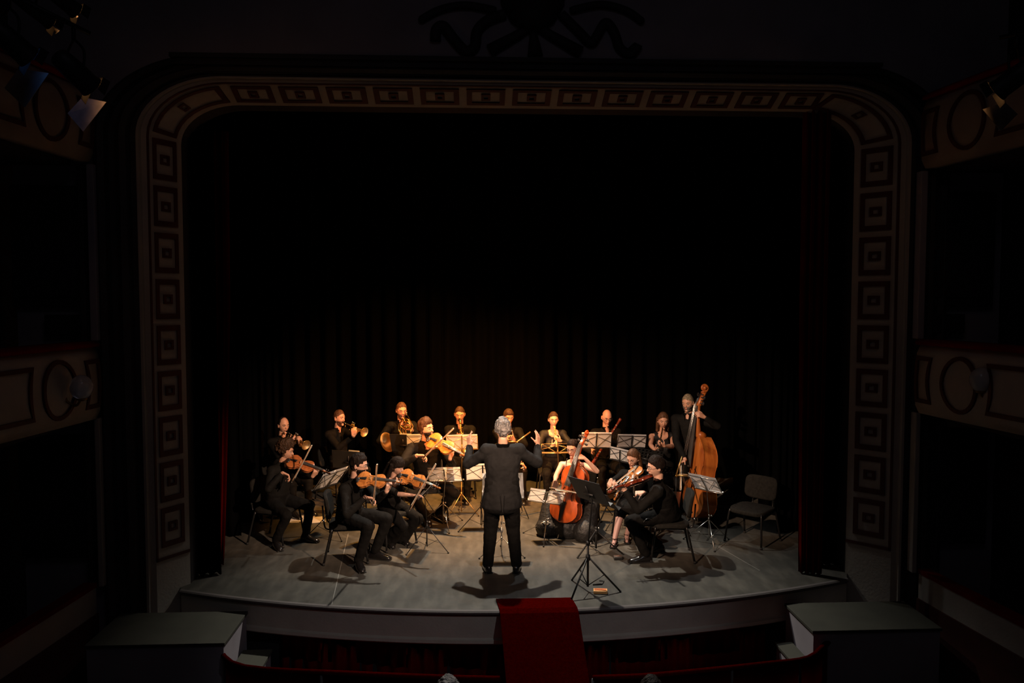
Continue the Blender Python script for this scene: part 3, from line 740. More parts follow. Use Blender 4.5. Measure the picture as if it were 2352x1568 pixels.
def person(label, head, hip, tface, hface, hpitch=0, hroll=0, R=None, L=None, Rhand=None, Lhand=None, Rpole=None, Lpole=None,
           feet=None, toes=None, s=1.0, fem=False, standing=False, hair='short', hairm='hair_dark', skin='skin', top='shirt', bottom='trouser', topm='shirt',
           beard=None, glasses=False, lean=None, knees=None, legsize=1.0, girth=1.0, sleeves='long', shoes='shoe', extra_hair=None, hnoise=.004, jacket=False, stock=False, group=None, chest_back=.05, name='person', hdisp=0):
    """head: world point of the head centre; hip: world point between the hip joints; R/L wrist points"""
    f = facing(tface); lf = leftof(f); H = V(hip); Hd = V(head)
    base = V((H.x, H.y, 0.0)) if feet is None else V(((feet[0].x+feet[1].x)/2, (feet[0].y+feet[1].y)/2, 0))
    root = thing(name, base, label, 'person', group)
    hf = facing(hface); hl = leftof(hf)
    ca = math.radians(hpitch); F = hf*math.cos(ca)-UP*math.sin(ca); U = hf*math.sin(ca)+UP*math.cos(ca); Lh = hl
    if hroll: r = math.radians(hroll); Lh, U = Lh*math.cos(r)+U*math.sin(r), U*math.cos(r)-Lh*math.sin(r)
    N0 = Hd-U*.10*s-F*.015*s                      # skull base
    C = Hd-UP*.228*s-f*chest_back*s                      # middle of the shoulder line
    if lean: C += V(lean)
    sp = (C-H); up = sp.normalized(); bk = (f-up*f.dot(up)).normalized()
    SR, SL = C-lf*.175*s*(.9 if fem else 1)-UP*.015, C+lf*.175*s*(.9 if fem else 1)-UP*.015
    HR, HL = H-lf*.09*s, H+lf*.09*s
    neck = C+UP*.03*s
    # ---- limbs
    def arm(S, W, pole, sd):
        if W is None: W = S-UP*.45*s+f*.12*s
        W = V(W); E, k = ik(S, W, .285*s, .255*s, pole if pole is not None else (-UP*.8+(lf if sd == 'L' else -lf)*.6))
        if k > 1.03: print('REACH', label[:40], sd, round(k, 2))
        return E, W
    ER, WR = arm(SR, R, Rpole, 'R'); EL, WL = arm(SL, L, Lpole, 'L')
    if feet is None: feet = [H-lf*.13+f*.42*s, H+lf*.13+f*.42*s]
    AR = V((feet[0].x, feet[0].y, .085)); AL = V((feet[1].x, feet[1].y, .085))
    if toes is None: toes = (f, f)
    toes = [V(t).normalized() for t in toes]
    kp = knees if knees else ((UP*1.0+f*.9-lf*.15, UP*1.0+f*.9+lf*.15) if not standing else (f, f))
    sh = .42*s if standing else .40*s
    KR, k1 = ik(HR, AR, .43*s, sh, kp[0]); KL, k2 = ik(HL, AL, .43*s, sh, kp[1])
    for k in (k1, k2):
        if k > 1.03: print('LEG REACH', label[:40], round(k, 2))
    g = girth*s; a = lf; b = bk
    def torso(bm, e, low=0.0, fat=1.0, jacket=False):
        pts = [(-.05-low, .158, .112), (0.0, .162, .115), (.25, .145*fat, .108*fat), (.45, .150*fat, .112*fat), (.68, .168, .115), (.86, .160, .098), (.97, .118, .078)]
        if jacket: pts = [(-.40, .196, .150), (-.22, .186, .138), (0.0, .168, .120), (.28, .150, .108), (.45, .152, .112), (.68, .170, .115), (.86, .162, .098), (.97, .118, .078)]
        if fem: pts = [(-.05-low, .160, .112), (0.0, .160, .112), (.25, .126, .09), (.42, .126, .09), (.66, .145, .115), (.86, .140, .09), (.97, .10, .07)]
        eloft(bm, [(H.lerp(C, t)-b*.012*math.sin(PI*t), a*(wd*g+e), b*(dp*g+e)) for t, wd, dp in pts])
        for S in (SR, SL):
            rcone(bm, C-UP*.03*s+b*0, S+(UP*.018-(C-S)*.06 if jacket else V((0, 0, 0))), .072*s+e, (.058 if not jacket else .066)*s+e, 14)
            if e > 0: rcone(bm, C+UP*.045*s, C.lerp(S, .55)+UP*.005, .040*s+e, .040*s+e, 12)
    # ---- body: one continuous skin
    bm = bmesh.new(); torso(bm, -.012)
    if fem:
        for sx in (-1, 1): ellip(bm, H.lerp(C, .70)+a*sx*.068*s+b*.075*s, (.058*s, .058*s, .058*s))
    rcone(bm, C-UP*.01*s, N0-U*0+UP*.0, (.056 if not fem else .046)*s, (.052 if not fem else .043)*s, 14)
    for sx in (-1, 1): rcone(bm, C+UP*.045*s+a*sx*.01, C+a*sx*.09*s+UP*.005, .034*s, .034*s, 12)
    add_head(bm, Hd, F, Lh, U, s, fem)
    ar = .86 if fem else (1.12 if jacket else 1.0)
    for S, E, W in ((SR, ER, WR), (SL, EL, WL)):
        rcone(bm, S, E, .050*s*ar, .037*s*ar); rcone(bm, E, E.lerp(W, .35), .037*s*ar, .040*s*ar); rcone(bm, E.lerp(W, .3), W, .040*s*ar, .024*s*ar)
    dR = Rhand or {}; dL = Lhand or {}
    add_hand(bm, WR, dR.get('X', (WR-ER)), dR.get('N', -UP), 'R', s*.97*(.9 if fem else 1), dR.get('curl', (.45,)*4), dR.get('thumb', .5))
    add_hand(bm, WL, dL.get('X', (WL-EL)), dL.get('N', -UP), 'L', s*.97*(.9 if fem else 1), dL.get('curl', (.45,)*4), dL.get('thumb', .5))
    for hh, K, A, tz in ((HR, KR, AR, toes[0]), (HL, KL, AL, toes[1])):
        rcone(bm, hh, K, .075*s, .050*s); rcone(bm, K, K.lerp(A, .35), .050*s, .052*s); rcone(bm, K.lerp(A, .3), A, .052*s, .032*s)
        rcone(bm, A-UP*.03, A-UP*.058+tz*.13*s, .032*s, .020*s, 10)
    me = solidify_union(bm, .0062, 2, deci=.42)
    body = setmesh('body', me, [M[skin], M['lip'], M['dress']], root)
    rl = root_loc(body)
    P = lambda l, fq, u: Hd+Lh*l*s+F*fq*s+U*u*s
    lc = [P(x, .088, -.061)-rl for x in (-.014, 0, .014)]
    for pl in body.data.polygons:
        c = pl.center
        if min((c-q).length for q in lc) < .0095*s: pl.material_index = 1
    if stock:
        kz = min(KR.z, KL.z)
        M['skin_tights'] = M.get('skin_tights') or mat('sheer_tights', (.42, .25, .22), .5)
        body.data.materials[2] = M['skin_tights']
        for pl in body.data.polygons:
            if pl.center.z+rl.z < kz: pl.material_index = 2
    for sx in (-1, 1):
        bm = bmesh.new(); ellip(bm, P(sx*.031, .0745, .006), (.0135*s, .010*s, .0068*s), (Lh, F, U), 12, 8)
        e = bmobj('eye', bm, M['eye_white'], root, True)
        bm = bmesh.new(); ellip(bm, P(sx*.031, .0825, .005), (.0065*s, .0042*s, .0062*s), (Lh, F, U), 10, 6)
        bmobj('iris', bm, M['eye'], e, True)
        bm = bmesh.new(); tube(bm, [P(sx*.014, .0905, .022), P(sx*.030, .0880, .030), P(sx*.050, .074, .025)], [.003*s, .0042*s, .002*s], 6)
        bmobj('eyebrow', bm, M[hairm if hairm != 'hair_grey' else 'hair_dark'], root, True)
    # ---- hair
    st = hair
    if st: hair_shell(Hd, F, Lh, U, s, fem, hairfn(st), root, M[hairm], extra_hair, hnoise, disp=hdisp)
    if beard: hair_shell(Hd, F, Lh, U, s, fem, beardfn(beard[1], beard[2] if len(beard) > 2 else -.026), root, M[beard[0]], None, .002, vox=.005, name='beard')
    if glasses:
        b_ = bmesh.new()
        for sx in (-1, 1):
            pts = [P(sx*.034+.021*math.cos(t), .094, .005+.016*math.sin(t)) for t in [2*PI*i/18 for i in range(19)]]; tube(b_, pts, .0014*s, 6)
            tube(b_, [P(sx*.055, .092, .009), P(sx*.078, .06, .010), P(sx*.080, -.01, .008)], .0014*s, 6)
        tube(b_, [P(-.013, .095, .008), P(0, .099, .011), P(.013, .095, .008)], .0013*s, 6)
        gl = bmobj('glasses', b_, M['spec_frame'], root, True)
    # ---- clothes
    t = top
    if t:
        bm = bmesh.new(); torso(bm, .012, .10, 1.04, jacket)
        if fem:
            for sx in (-1, 1): ellip(bm, H.lerp(C, .70)+a*sx*.066*s+b*.075*s, (.07*s, .07*s, .068*s))
        if t in ('shirt', 'suit', 'tshirt'):
            rcone(bm, C-UP*.005, C.lerp(N0, .50), .066*s, .060*s, 14)        # collar
        cuff = {'long': .86, 'half': .05, 'none': -1, 'rolled': .25}[sleeves]
        for S, E, W in ((SR, ER, WR), (SL, EL, WL)):
            if sleeves == 'none': continue
            rcone(bm, S, E, .064*s*ar, .052*s*ar)
            if cuff > .1: rcone(bm, E, E.lerp(W, cuff), .052*s*ar, (.037 if cuff > .5 else .045)*s*ar)
        me = solidify_union(bm, .0105, 2, .016 if jacket else .012, CLOUD)
        if t in ('strap',):      # strappy dress bodice: cut at the bust line
            zc = H.lerp(C, .80).z
            bm = bmesh.new(); bm.from_mesh(me); bmesh.ops.bisect_plane(bm, geom=bm.verts[:]+bm.edges[:]+bm.faces[:], plane_co=H.lerp(C, .80), plane_no=up, clear_outer=True); bmesh.ops.holes_fill(bm, edges=bm.edges[:]); bm.to_mesh(me); bm.free()
        cn = {'shirt': 'shirt', 'suit': 'jacket', 'tshirt': 'shirt', 'strap': 'dress_bodice', 'tank': 'sleeveless_top', 'blouse': 'blouse'}[t]
        if t in ('tank', 'blouse'):
            bm = bmesh.new(); bm.from_mesh(me)
            # scoop neckline: remove what lies inside a sphere round the throat
            cc = C+UP*.050*s+b*.085*s; rr = (.082 if t == 'blouse' else .080)*s
            bmesh.ops.delete(bm, geom=[v for v in bm.verts if (v.co-cc).length < rr or (v.co-(C+UP*.08*s)).length < .085*s], context='VERTS')
            if t == 'tank': bmesh.ops.delete(bm, geom=[v for v in bm.verts if abs((v.co-C).dot(lf)) > .135*s and (v.co-C).dot(UP) > -.14*s], context='VERTS')
            bm.to_mesh(me); bm.free()
        if t in ('shirt', 'suit'):
            bm = bmesh.new(); bm.from_mesh(me)
            cc = C+UP*.055*s+b*.085*s
            bmesh.ops.delete(bm, geom=[v for v in bm.verts if (v.co-cc).length < (.040 if t == 'shirt' else .03)*s or (v.co-C).dot(UP) > .085*s], context='VERTS')
            bm.to_mesh(me); bm.free()
        setmesh(cn, me, M[topm], root)
        if t == 'strap':
            for sx in (-1, 1):
                bm = bmesh.new(); q = [H.lerp(C, .79)+a*sx*.085*s+b*.118*s, C+a*sx*.090*s+UP*.045+b*.04, C+a*sx*.085*s+UP*.05-b*.03, H.lerp(C, .80)+a*sx*.08*s-b*.10*s]
                tube(bm, smooth3(q), .005, 6); bmobj('strap', bm, M['dress'], root, True)
        if t in ('shirt',):
            bm = bmesh.new()
            for sx in (-1, 1):
                q0 = C+UP*.062*s-b*.060*s; q1 = C+UP*.060*s+a*sx*.066*s; q2 = C+UP*.035*s+b*.060*s+a*sx*.030*s; q3 = C-UP*.012*s+b*.092*s+a*sx*.026*s
                pts = smooth3([q0, q1, q2, q3]); r0 = [p+UP*.026*s for p in pts]; r1 = [p-UP*.004+(p-C).normalized()*.016*s for p in pts]
                loft(bm, [r0, r1], False, False)
            bmesh.ops.solidify(bm, geom=bm.faces[:], thickness=.004)
            bmobj('collar', bm, M[topm], root, True)
        if jacket:
            bm = bmesh.new(); pts = []
            for k in range(-6, 7):
                th = PI+k*.28; pts.append(C+UP*(.060-.01*abs(k)/6)*s-b*math.cos(th-PI)*.070*s+a*math.sin(th-PI)*.074*s)
            loft(bm, [[p+UP*.022 for p in pts], [p-UP*.02+(p-C).normalized()*.014 for p in pts]], False, False); bmesh.ops.solidify(bm, geom=bm.faces[:], thickness=.006)
            bmobj('collar', bm, M[topm], root, True)
            bm = bmesh.new(); vb = H-UP*.22*s-b*.145*s
            box(bm, H-UP*.10-b*.168*g, (.007, .012, .20), bev=.002); bmobj('vent_seam', bm, M['dress'], root)
            for W_, E_, sd in ((WR, ER, 1), (WL, EL, -1)):
                pass
    ls = legsize
    if bottom in ('trouser', 'wide'):
        bm = bmesh.new(); wide = bottom == 'wide'
        eloft(bm, [(H+up*t, a*(.170*g+.004), b*(.122*g+.004)) for t in (-.06, 0.0, .07, .13)])
        for hh, K, A in ((HR, KR, AR), (HL, KL, AL)):
            rcone(bm, hh, K, .096*s*ls, .068*s*ls); rcone(bm, K, A+UP*.015, (.066 if not wide else .075)*s*ls, (.052 if not wide else .105)*s*ls)
            if wide: rcone(bm, K.lerp(A, .6), A-UP*.02, .09*s, .11*s)
        me = solidify_union(bm, .0105, 2, .016, CLOUD); setmesh('trousers', me, M['trouser'], root)
    elif bottom in ('skirt', 'knee_skirt'):
        bm = bmesh.new()
        eloft(bm, [(H+up*t, a*(.165*g), b*(.118*g)) for t in (-.06, 0.0, .08, .16)])
        knee = bottom == 'knee_skirt'
        for hh, K, A in ((HR, KR, AR), (HL, KL, AL)):
            rcone(bm, hh, K, .10*s, .085*s)
            if not knee: rcone(bm, K, A+UP*.03, .10*s, .145*s); rcone(bm, K.lerp(A, .7), A+UP*.02, .13*s, .17*s)
            else: rcone(bm, K, K.lerp(A, .18), .08*s, .075*s)
        if knee:
            for q in (.3, .6, .95): rcone(bm, HR.lerp(KR, q), HL.lerp(KL, q), .085*s, .085*s)
        else:
            rcone(bm, HR.lerp(KR, .5), HL.lerp(KL, .5), .10*s, .10*s)
            rcone(bm, (HR+HL)/2-UP*.05, (AR+AL)/2-f*.10+UP*.03, .14, .22)
        me = solidify_union(bm, .0105, 2, .011 if not knee else .015, CRINK if not knee else CLOUD)
        for v in me.vertices: v.co.z = max(v.co.z, .006)
        setmesh('skirt', me, M['lace' if not knee else 'trouser'], root)
    # ---- shoes
    if shoes:
        for A, tz in ((AR, toes[0]), (AL, toes[1])):
            lx = UP.cross(tz)
            bm = bmesh.new(); q = A.copy(); q.z = 0
            if shoes == 'shoe':
                secs = []
                for d_, hw, hh in ((-.075, .026, .05), (-.055, .038, .085), (.0, .044, .105), (.045, .045, .088), (.075, .047, .066), (.12, .048, .050), (.165, .040, .038), (.195, .022, .022)):
                    c = q+tz*d_*s
                    secs.append([c+lx*hw*s*math.cos(t)+UP*(.004 if math.sin(t) < -.4 else .012+hh*max(0, (math.sin(t)+.4)/1.4)) for t in [2*PI*i/16 for i in range(16)]])
                loft(bm, secs); so = bmobj('shoe', bm, M['shoe'], root, True)
                bm = bmesh.new(); box(bm, q+tz*.058*s+UP*.007, (.085*s, .26*s, .013), Matrix((lx, tz, UP)).transposed(), .005); bmobj('sole', bm, M['rubber'], so)
            else:     # heeled sandal
                box(bm, q+tz*.05*s+UP*.018, (.075*s, .23*s, .018), Matrix((lx, tz, UP)).transposed(), .006)
                tube(bm, [q-tz*.05*s+UP*.004, q-tz*.05*s+UP*.05], [.012, .02], 8)
                tube(bm, [q+tz*.1*s+lx*.04*s+UP*.02, q+tz*.1*s+UP*.055, q+tz*.1*s-lx*.04*s+UP*.02], .008, 6)
                tube(bm, [A+lx*.036+UP*.0, A+tz*.04, A-lx*.036+UP*.0, A-tz*.036, A+lx*.036], .006, 6)
                box(bm, q-tz*.055*s+UP*.05, (.06*s, .03*s, .05), Matrix((lx, tz, UP)).transposed(), .01)
                bmobj('sandal', bm, M['shoe'], root)
    return dict(root=root, C=C, H=H, SR=SR, SL=SL, ER=ER, EL=EL, WR=WR, WL=WL, F=F, U=U, Lh=Lh, Hd=Hd, P=P, f=f, lf=lf, KR=KR, KL=KL, b=bk)

# ================================================================== INSTRUMENTS
WCTL = [(0, .0), (.012, .30), (.04, .55), (.09, .80), (.16, .96), (.23, 1.0), (.31, .93), (.37, .83), (.395, .84), (.41, .74), (.45, .60), (.52, .535), (.59, .57), (.64, .66), (.66, .74), (.68, .735), (.73, .775), (.79, .81), (.85, .80), (.91, .70), (.955, .50), (.985, .28), (1, .12)]
BCTL = [(0, .0), (.012, .30), (.04, .55), (.09, .80), (.16, .96), (.23, 1.0), (.31, .94), (.37, .86), (.395, .87), (.41, .78), (.45, .66), (.52, .60), (.59, .62), (.64, .68), (.66, .74), (.68, .735), (.73, .755), (.79, .74), (.85, .66), (.91, .50), (.955, .34), (.985, .20), (1, .13)]
SPECS = {'violin': (.355, .105, .032, .13, .10, .6), 'viola': (.41, .125, .038, .15, .115, .68), 'cello': (.755, .22, .115, .27, .20, 1.22), 'bass': (1.12, .335, .205, .42, .30, 1.84)}
def fiddle(kind, name, A, B, nrm, varnish, label, pegs=4):
    """A: bottom end of the body, B: a point towards the scroll; nrm: direction the belly faces"""
    bl, hw, rib, nk, scr, tot = SPECS[kind]; A = V(A); Z = (V(B)-A).normalized(); Y = (V(nrm)-Z*V(nrm).dot(Z)).normalized(); X = Y.cross(Z)
    P = lambda x, y, z: A+X*x+Y*y+Z*z
    root = thing(name, A, label, {'violin': 'violin', 'viola': 'viola', 'cello': 'cello', 'bass': 'double bass'}[kind])
    ctl = BCTL if kind == 'bass' else WCTL; arch_ = rib*.22 if kind in ('cello', 'bass') else .014
    # body: belly, back, ribs as one shell with overhanging edges
    bm = bmesh.new(); rows = []; n = 9
    for t, wv in ctl:
        wd = max(wv*hw, .004); r = []
        e = math.sin(PI*min(max(t, .0), 1))**.4 if 0 < t < 1 else .0
        dp = 1.0 if kind != 'bass' or t < .72 else 1-.25*(t-.72)/.28
        for i in range(n+1): u = -1+2*i/n; r.append(P(u*wd, rib/2+arch_*(1-u*u)*e-(1-dp)*0, t*bl))
        r.append(P(wd*.97, rib*.5-.004, t*bl)); r.append(P(wd*.97, -rib*.5*dp+.004, t*bl))
        for i in range(n+1): u = 1-2*i/n; r.append(P(u*wd, -rib/2*dp-arch_*(1-u*u)*e*.9, t*bl))
        r.append(P(-wd*.97, -rib*.5*dp+.004, t*bl)); r.append(P(-wd*.97, rib*.5-.004, t*bl))
        rows.append(r)
    loft(bm, rows)
    body = bmobj('body', bm, varnish, root, True)
    md = body.modifiers.new('e', 'EDGE_SPLIT'); md.split_angle = math.radians(50)
    k = bl/.355
    # purfling-edge line / f holes
    for sx in (-1, 1):
        bm = bmesh.new(); pts = []
        for i in range(13):
            q = i/12; ang = q*2-1; x = sx*(hw*.36+hw*.12*(-ang)+hw*.08*math.sin(ang*3.1)); z = bl*(.40+.20*q); u = x/(hw*.56)
            pts.append(P(x, rib/2+arch_*max(.35, 1-u*u*.6)*.98+.0006*k, z))
        tube(bm, pts, [.0035*k]+[.0016*k]*11+[.003*k], 6); bmobj('f_hole', bm, M['hole'], body, True)
    # neck, scroll, pegs
    bm = bmesh.new(); yb = rib/2
    top0 = P(0, yb+.006*k, bl-.004); top1 = P(0, yb+.012*k, bl+nk)
    eloft(bm, [(top0-Y*.010*k, X*.0125*k, Y*.016*k), (top0.lerp(top1, .5)-Y*.002*k, X*.0115*k, Y*.010*k), (top1-Y*.002*k, X*.011*k, Y*.011*k)], 12)
    tube(bm, [P(0, yb-rib*.45, bl-.002), P(0, yb, bl+.012*k)], [.020*k, .014*k], 10)
    pb = P(0, yb+.006*k, bl+nk+scr*.62)
    eloft(bm, [(top1-Y*.004*k, X*.012*k, Y*.013*k), (top1.lerp(pb, .5)-Y*.010*k, X*.012*k, Y*.012*k), (pb-Y*.020*k, X*.009*k, Y*.010*k)], 12)
    bmobj('neck', bm, varnish, root, True)
    bm = bmesh.new(); sc = P(0, yb-.012*k, bl+nk+scr*.84); pts = []; rad = []
    for i in range(26):
        t = i/25*PI*3.2; r = (.0175-.0125*i/25)*k; pts.append(sc+Z*math.cos(t+2.6)*r+Y*math.sin(t+2.6)*r); rad.append((.0070-.003*i/25)*k)
    tube(bm, [pb-Y*.018*k]+pts, [.009*k]+rad, 10)
    lathe(bm, sc-X*.012*k, X, [(0, .007*k), (.012*k, .010*k), (.024*k, .007*k)], 12)
    bmobj('scroll', bm, varnish, root, True)
    for i in range(4):
        sx = 1 if i % 2 else -1; c = top1.lerp(pb, .18+.22*i)-Y*.008*k
        bm = bmesh.new(); tube(bm, [c-X*sx*.014*k, c+X*sx*.024*k], [.003*k, .004*k], 8); ellip(bm, c+X*sx*.033*k, (.011*k, .004*k, .009*k), (X, Y, Z), 10, 6); bmobj('peg', bm, M['ebony'], root, True)
    # fingerboard, bridge, tailpiece, strings
    fb0 = P(0, yb+arch_+.020*k, bl*.62); fb1 = P(0, yb+.020*k, bl+nk)
    bm = bmesh.new(); loft(bm, [[c+X*w_*x+Y*y*k for x, y in ((-1, -.003), (-1, .0), (-.5, .0035), (0, .0045), (.5, .0035), (1, .0), (1, -.003))] for c, w_ in ((fb0, .021*k), (fb1, .012*k))])
    bmobj('fingerboard', bm, M['fboard'], root)
    br = P(0, yb+arch_*.95, bl*.515); hb = .033*k if kind != 'bass' else .16
    bm = bmesh.new(); box(bm, br+Y*hb*.5, (.038*k, hb, .004*k), Matrix((X, Y, Z)).transposed(), .0012*k); bmobj('bridge', bm, M['maple'], root)
    tp0 = P(0, yb+arch_*.5+.006*k, bl*.02); tp1 = P(0, yb+arch_+.012*k, bl*.36)
    bm = bmesh.new(); loft(bm, [[c+X*w_*x+Y*y*k for x, y in ((-1, -.002), (-.6, .003), (0, .005), (.6, .003), (1, -.002), (0, -.004))] for c, w_ in ((tp0, .008*k), (tp0.lerp(tp1, .6), .016*k), (tp1, .020*k))])
    bmobj('tailpiece', bm, M['ebony'], root)
    for i in range(4):
        x = (-1.5+i)
        bm = bmesh.new(); tube(bm, [tp1+X*x*.009*k+Y*.004*k, br+Y*(hb+.0005)+X*x*.0105*k, fb1+X*x*.0055*k+Y*.006*k, pb-Y*.006*k+X*x*.002*k], .0006*k if kind in ('violin', 'viola') else .0010*k, 5); bmobj('string', bm, M['silver'], root, True)
    if kind in ('violin', 'viola'):
        bm = bmesh.new(); ellip(bm, P(-.030*k, yb+.022*k, .030*k), (.034*k, .010*k, .022*k), (X, Y, Z), 16, 8); bmobj('chin_rest', bm, M['ebony'], root, True)
    else:
        bm = bmesh.new(); L0 = A.z/max(.2, Z.z); tube(bm, [P(0, 0, .01), A-Z*(L0-.012)], .006 if kind == 'cello' else .008, 8); tube(bm, [P(0, 0, .015), P(0, 0, -.035)], [.018, .012], 10); bmobj('endpin', bm, M['silver'], root, True)
    return P
def bow(frog, tip, hairside, label, thick=1.0):
    F_, T = V(frog), V(tip); Z = (T-F_).normalized(); S = V(hairside); S = (S-Z*S.dot(Z)).normalized(); L = (T-F_).length
    root = thing('bow', F_, label, 'bow')
    bm = bmesh.new(); tube(bm, [F_-Z*.02, F_+Z*.02, F_+Z*L*.33+S*.004, F_+Z*L*.66+S*.007, T+S*.002], [.0048*thick, .0048*thick, .0045*thick, .0042*thick, .004*thick], 8)
    tube(bm, [T, T+Z*.006+S*.016], [.004*thick, .005*thick], 6); bmobj('stick', bm, M['bow_wood'], root, True)
    bm = bmesh.new(); w = Z.cross(S)*.0055*thick; a, b = F_+Z*.03+S*.017, T+Z*.004+S*.015
    loft(bm, [[a-w, a+w, a+w+S*.0015, a-w+S*.0015], [b-w, b+w, b+w+S*.0015, b-w+S*.0015]]); bmobj('hair_ribbon', bm, M['bow_hair'], root)
    bm = bmesh.new(); box(bm, F_+Z*.015+S*.010, (.011*thick, .02, .045), Matrix((Z.cross(S), S, Z)).transposed(), .002); bmobj('frog', bm, M['ebony'], root)
    bm = bmesh.new(); tube(bm, [F_-Z*.035, F_-Z*.02], .0055*thick, 8); bmobj('screw_button', bm, M['silver'], root, True)
    bm = bmesh.new(); ellip(bm, T+Z*.009+S*.010, (.0055, .0055, .011), (Z.cross(S), Z, S), 8, 6); bmobj('tip_plate', bm, M['bow_hair'], root, True)
BELL = [(0, .0062), (.10, .0072), (.2, .010), (.27, .015), (.32, .022), (.355, .032), (.38, .048), (.395, .064), (.40, .071)]
def trumpet(mouth, bell, down, label, dark=False):
    Mo, Be = V(mouth), V(bell); Z = (Be-Mo).normalized(); D = V(down); D = (D-Z*D.dot(Z)).normalized(); X = Z.cross(D); L = .50
    root = thing('trumpet', Mo, label, 'trumpet'); P = lambda x, y, z: Mo+X*x+D*y+Z*z
    bm = bmesh.new(); lathe(bm, Mo-Z*.0, Z, [(0, .0135), (.012, .012), (.03, .005), (.085, .0062)], 16); bmobj('mouthpiece', bm, M['silver'], root, True)
    m = M['brass']
    bm = bmesh.new(); tube(bm, smooth3([P(0, 0, .08), P(0, 0, .2), P(0, 0, .33), P(0, .004, .355), P(0, .03, .372), P(0, .056, .355), P(0, .06, .33), P(0, .06, .27)]), .0062, 10); bmobj('leadpipe', bm, m, root, True)
    bm = bmesh.new(); q = .1; lathe(bm, P(0, 0.0, q), Z, BELL, 28, cap=False); bmesh.ops.solidify(bm, geom=bm.faces[:], thickness=.0015)
    bmobj('bell', bm, M['brass_bell'], root, True)
    bm = bmesh.new(); tube(bm, smooth3([P(0, 0, .12), P(0, .004, .09), P(0, .03, .072), P(0, .056, .09), P(0, .06, .12), P(0, .06, .19)]), .0062, 10); bmobj('bell_bow', bm, m, root, True)
    bm = bmesh.new(); tube(bm, [P(.012, .012, .3), P(.012, .05, .3)], .004, 8)
    tube(bm, [P(0, 0, .5), P(0, 0, .5)], .001, 4)
    lathe(bm, P(0, 0, .497), Z, [(0, .0695), (.003, .0728), (.005, .0695)], 28, cap=False); bmobj('bell_rim', bm, m, root, True)
    for i in range(3):
        z = .195+.025*i; v_ = bmesh.new(); tube(v_, [P(.008, -.035, z), P(.008, .085, z)], .0115, 12); o = bmobj('valve', v_, m, root, True)
        v_ = bmesh.new(); tube(v_, [P(.008, -.06, z), P(.008, -.035, z)], .0035, 8); lathe(v_, P(.008, -.064, z), D, [(0, .009), (.004, .009)], 12); bmobj('valve_button', v_, M['silver'], o, True)
    return P
def french_horn(mouth, centre, bell_c, bell_dir, label):
    Mo, C_, Be = V(mouth), V(centre), V(bell_c); root = thing('french_horn', C_, label, 'horn'); bd = V(bell_dir).normalized()
    n = V((-.45, -1, .05)).normalized(); x, y, z = frame(n, V((1, 0, 0))); m = M['brass']
    R_ = .125
    bm = bmesh.new(); pts = [Mo+(C_-Mo)*.0, Mo.lerp(C_+x*R_*.9+UP*.06, .55)]+[C_+x*R_*math.cos(t)+y*R_*math.sin(t) for t in [.3-PI*2*i/26 for i in range(24)]]
    tube(bm, smooth3(pts, 3), .0062, 8); bmobj('leadpipe_coil', bm, m, root, True)
    for q, (rx, ry, dx, dy) in enumerate([(.10, .14, -.02, 0), (.07, .12, .01, -.03), (.045, .135, -.05, .01), (.04, .13, .05, -.02), (.08, .055, 0, .05)]):
        bm = bmesh.new(); tube(bm, [C_+n*(.015*(q-2))+x*(dx+rx*math.cos(t))+y*(dy+ry*math.sin(t)) for t in [2*PI*i/24 for i in range(25)]], .0062, 8); bmobj('tubing', bm, m, root, True)
    for q in range(3):
        bm = bmesh.new(); c = C_+x*(.01+.034*q)+y*.01; lathe(bm, c-n*.03, n, [(0, .014), (.004, .018), (.05, .018), (.054, .014)], 14); bmobj('rotary_valve', bm, m, root, True)
    bx, by, bz = frame(bd); throat = Be-bd*.26
    bm = bmesh.new(); pts = smooth3([C_-x*.10-y*.08, C_-x*.05-y*.145, C_.lerp(throat, .6)-UP*.05, throat], 4)
    tube(bm, pts, [.010+.014*i/(len(pts)-1) for i in range(len(pts))], 12); bmobj('bell_tail', bm, m, root, True)
    bm = bmesh.new(); lathe(bm, throat, bd, [(-.01, .023), (.06, .032), (.13, .048), (.19, .078), (.23, .115), (.26, .152)], 30, cap=False); bmesh.ops.solidify(bm, geom=bm.faces[:], thickness=.002); bmobj('bell', bm, M['brass_bell'], root, True)
    bm = bmesh.new(); lathe(bm, Mo-(C_-Mo).normalized()*.03, (C_-Mo), [(0, .011), (.012, .0095), (.035, .0045), (.06, .006)], 14); bmobj('mouthpiece', bm, M['silver'], root, True)
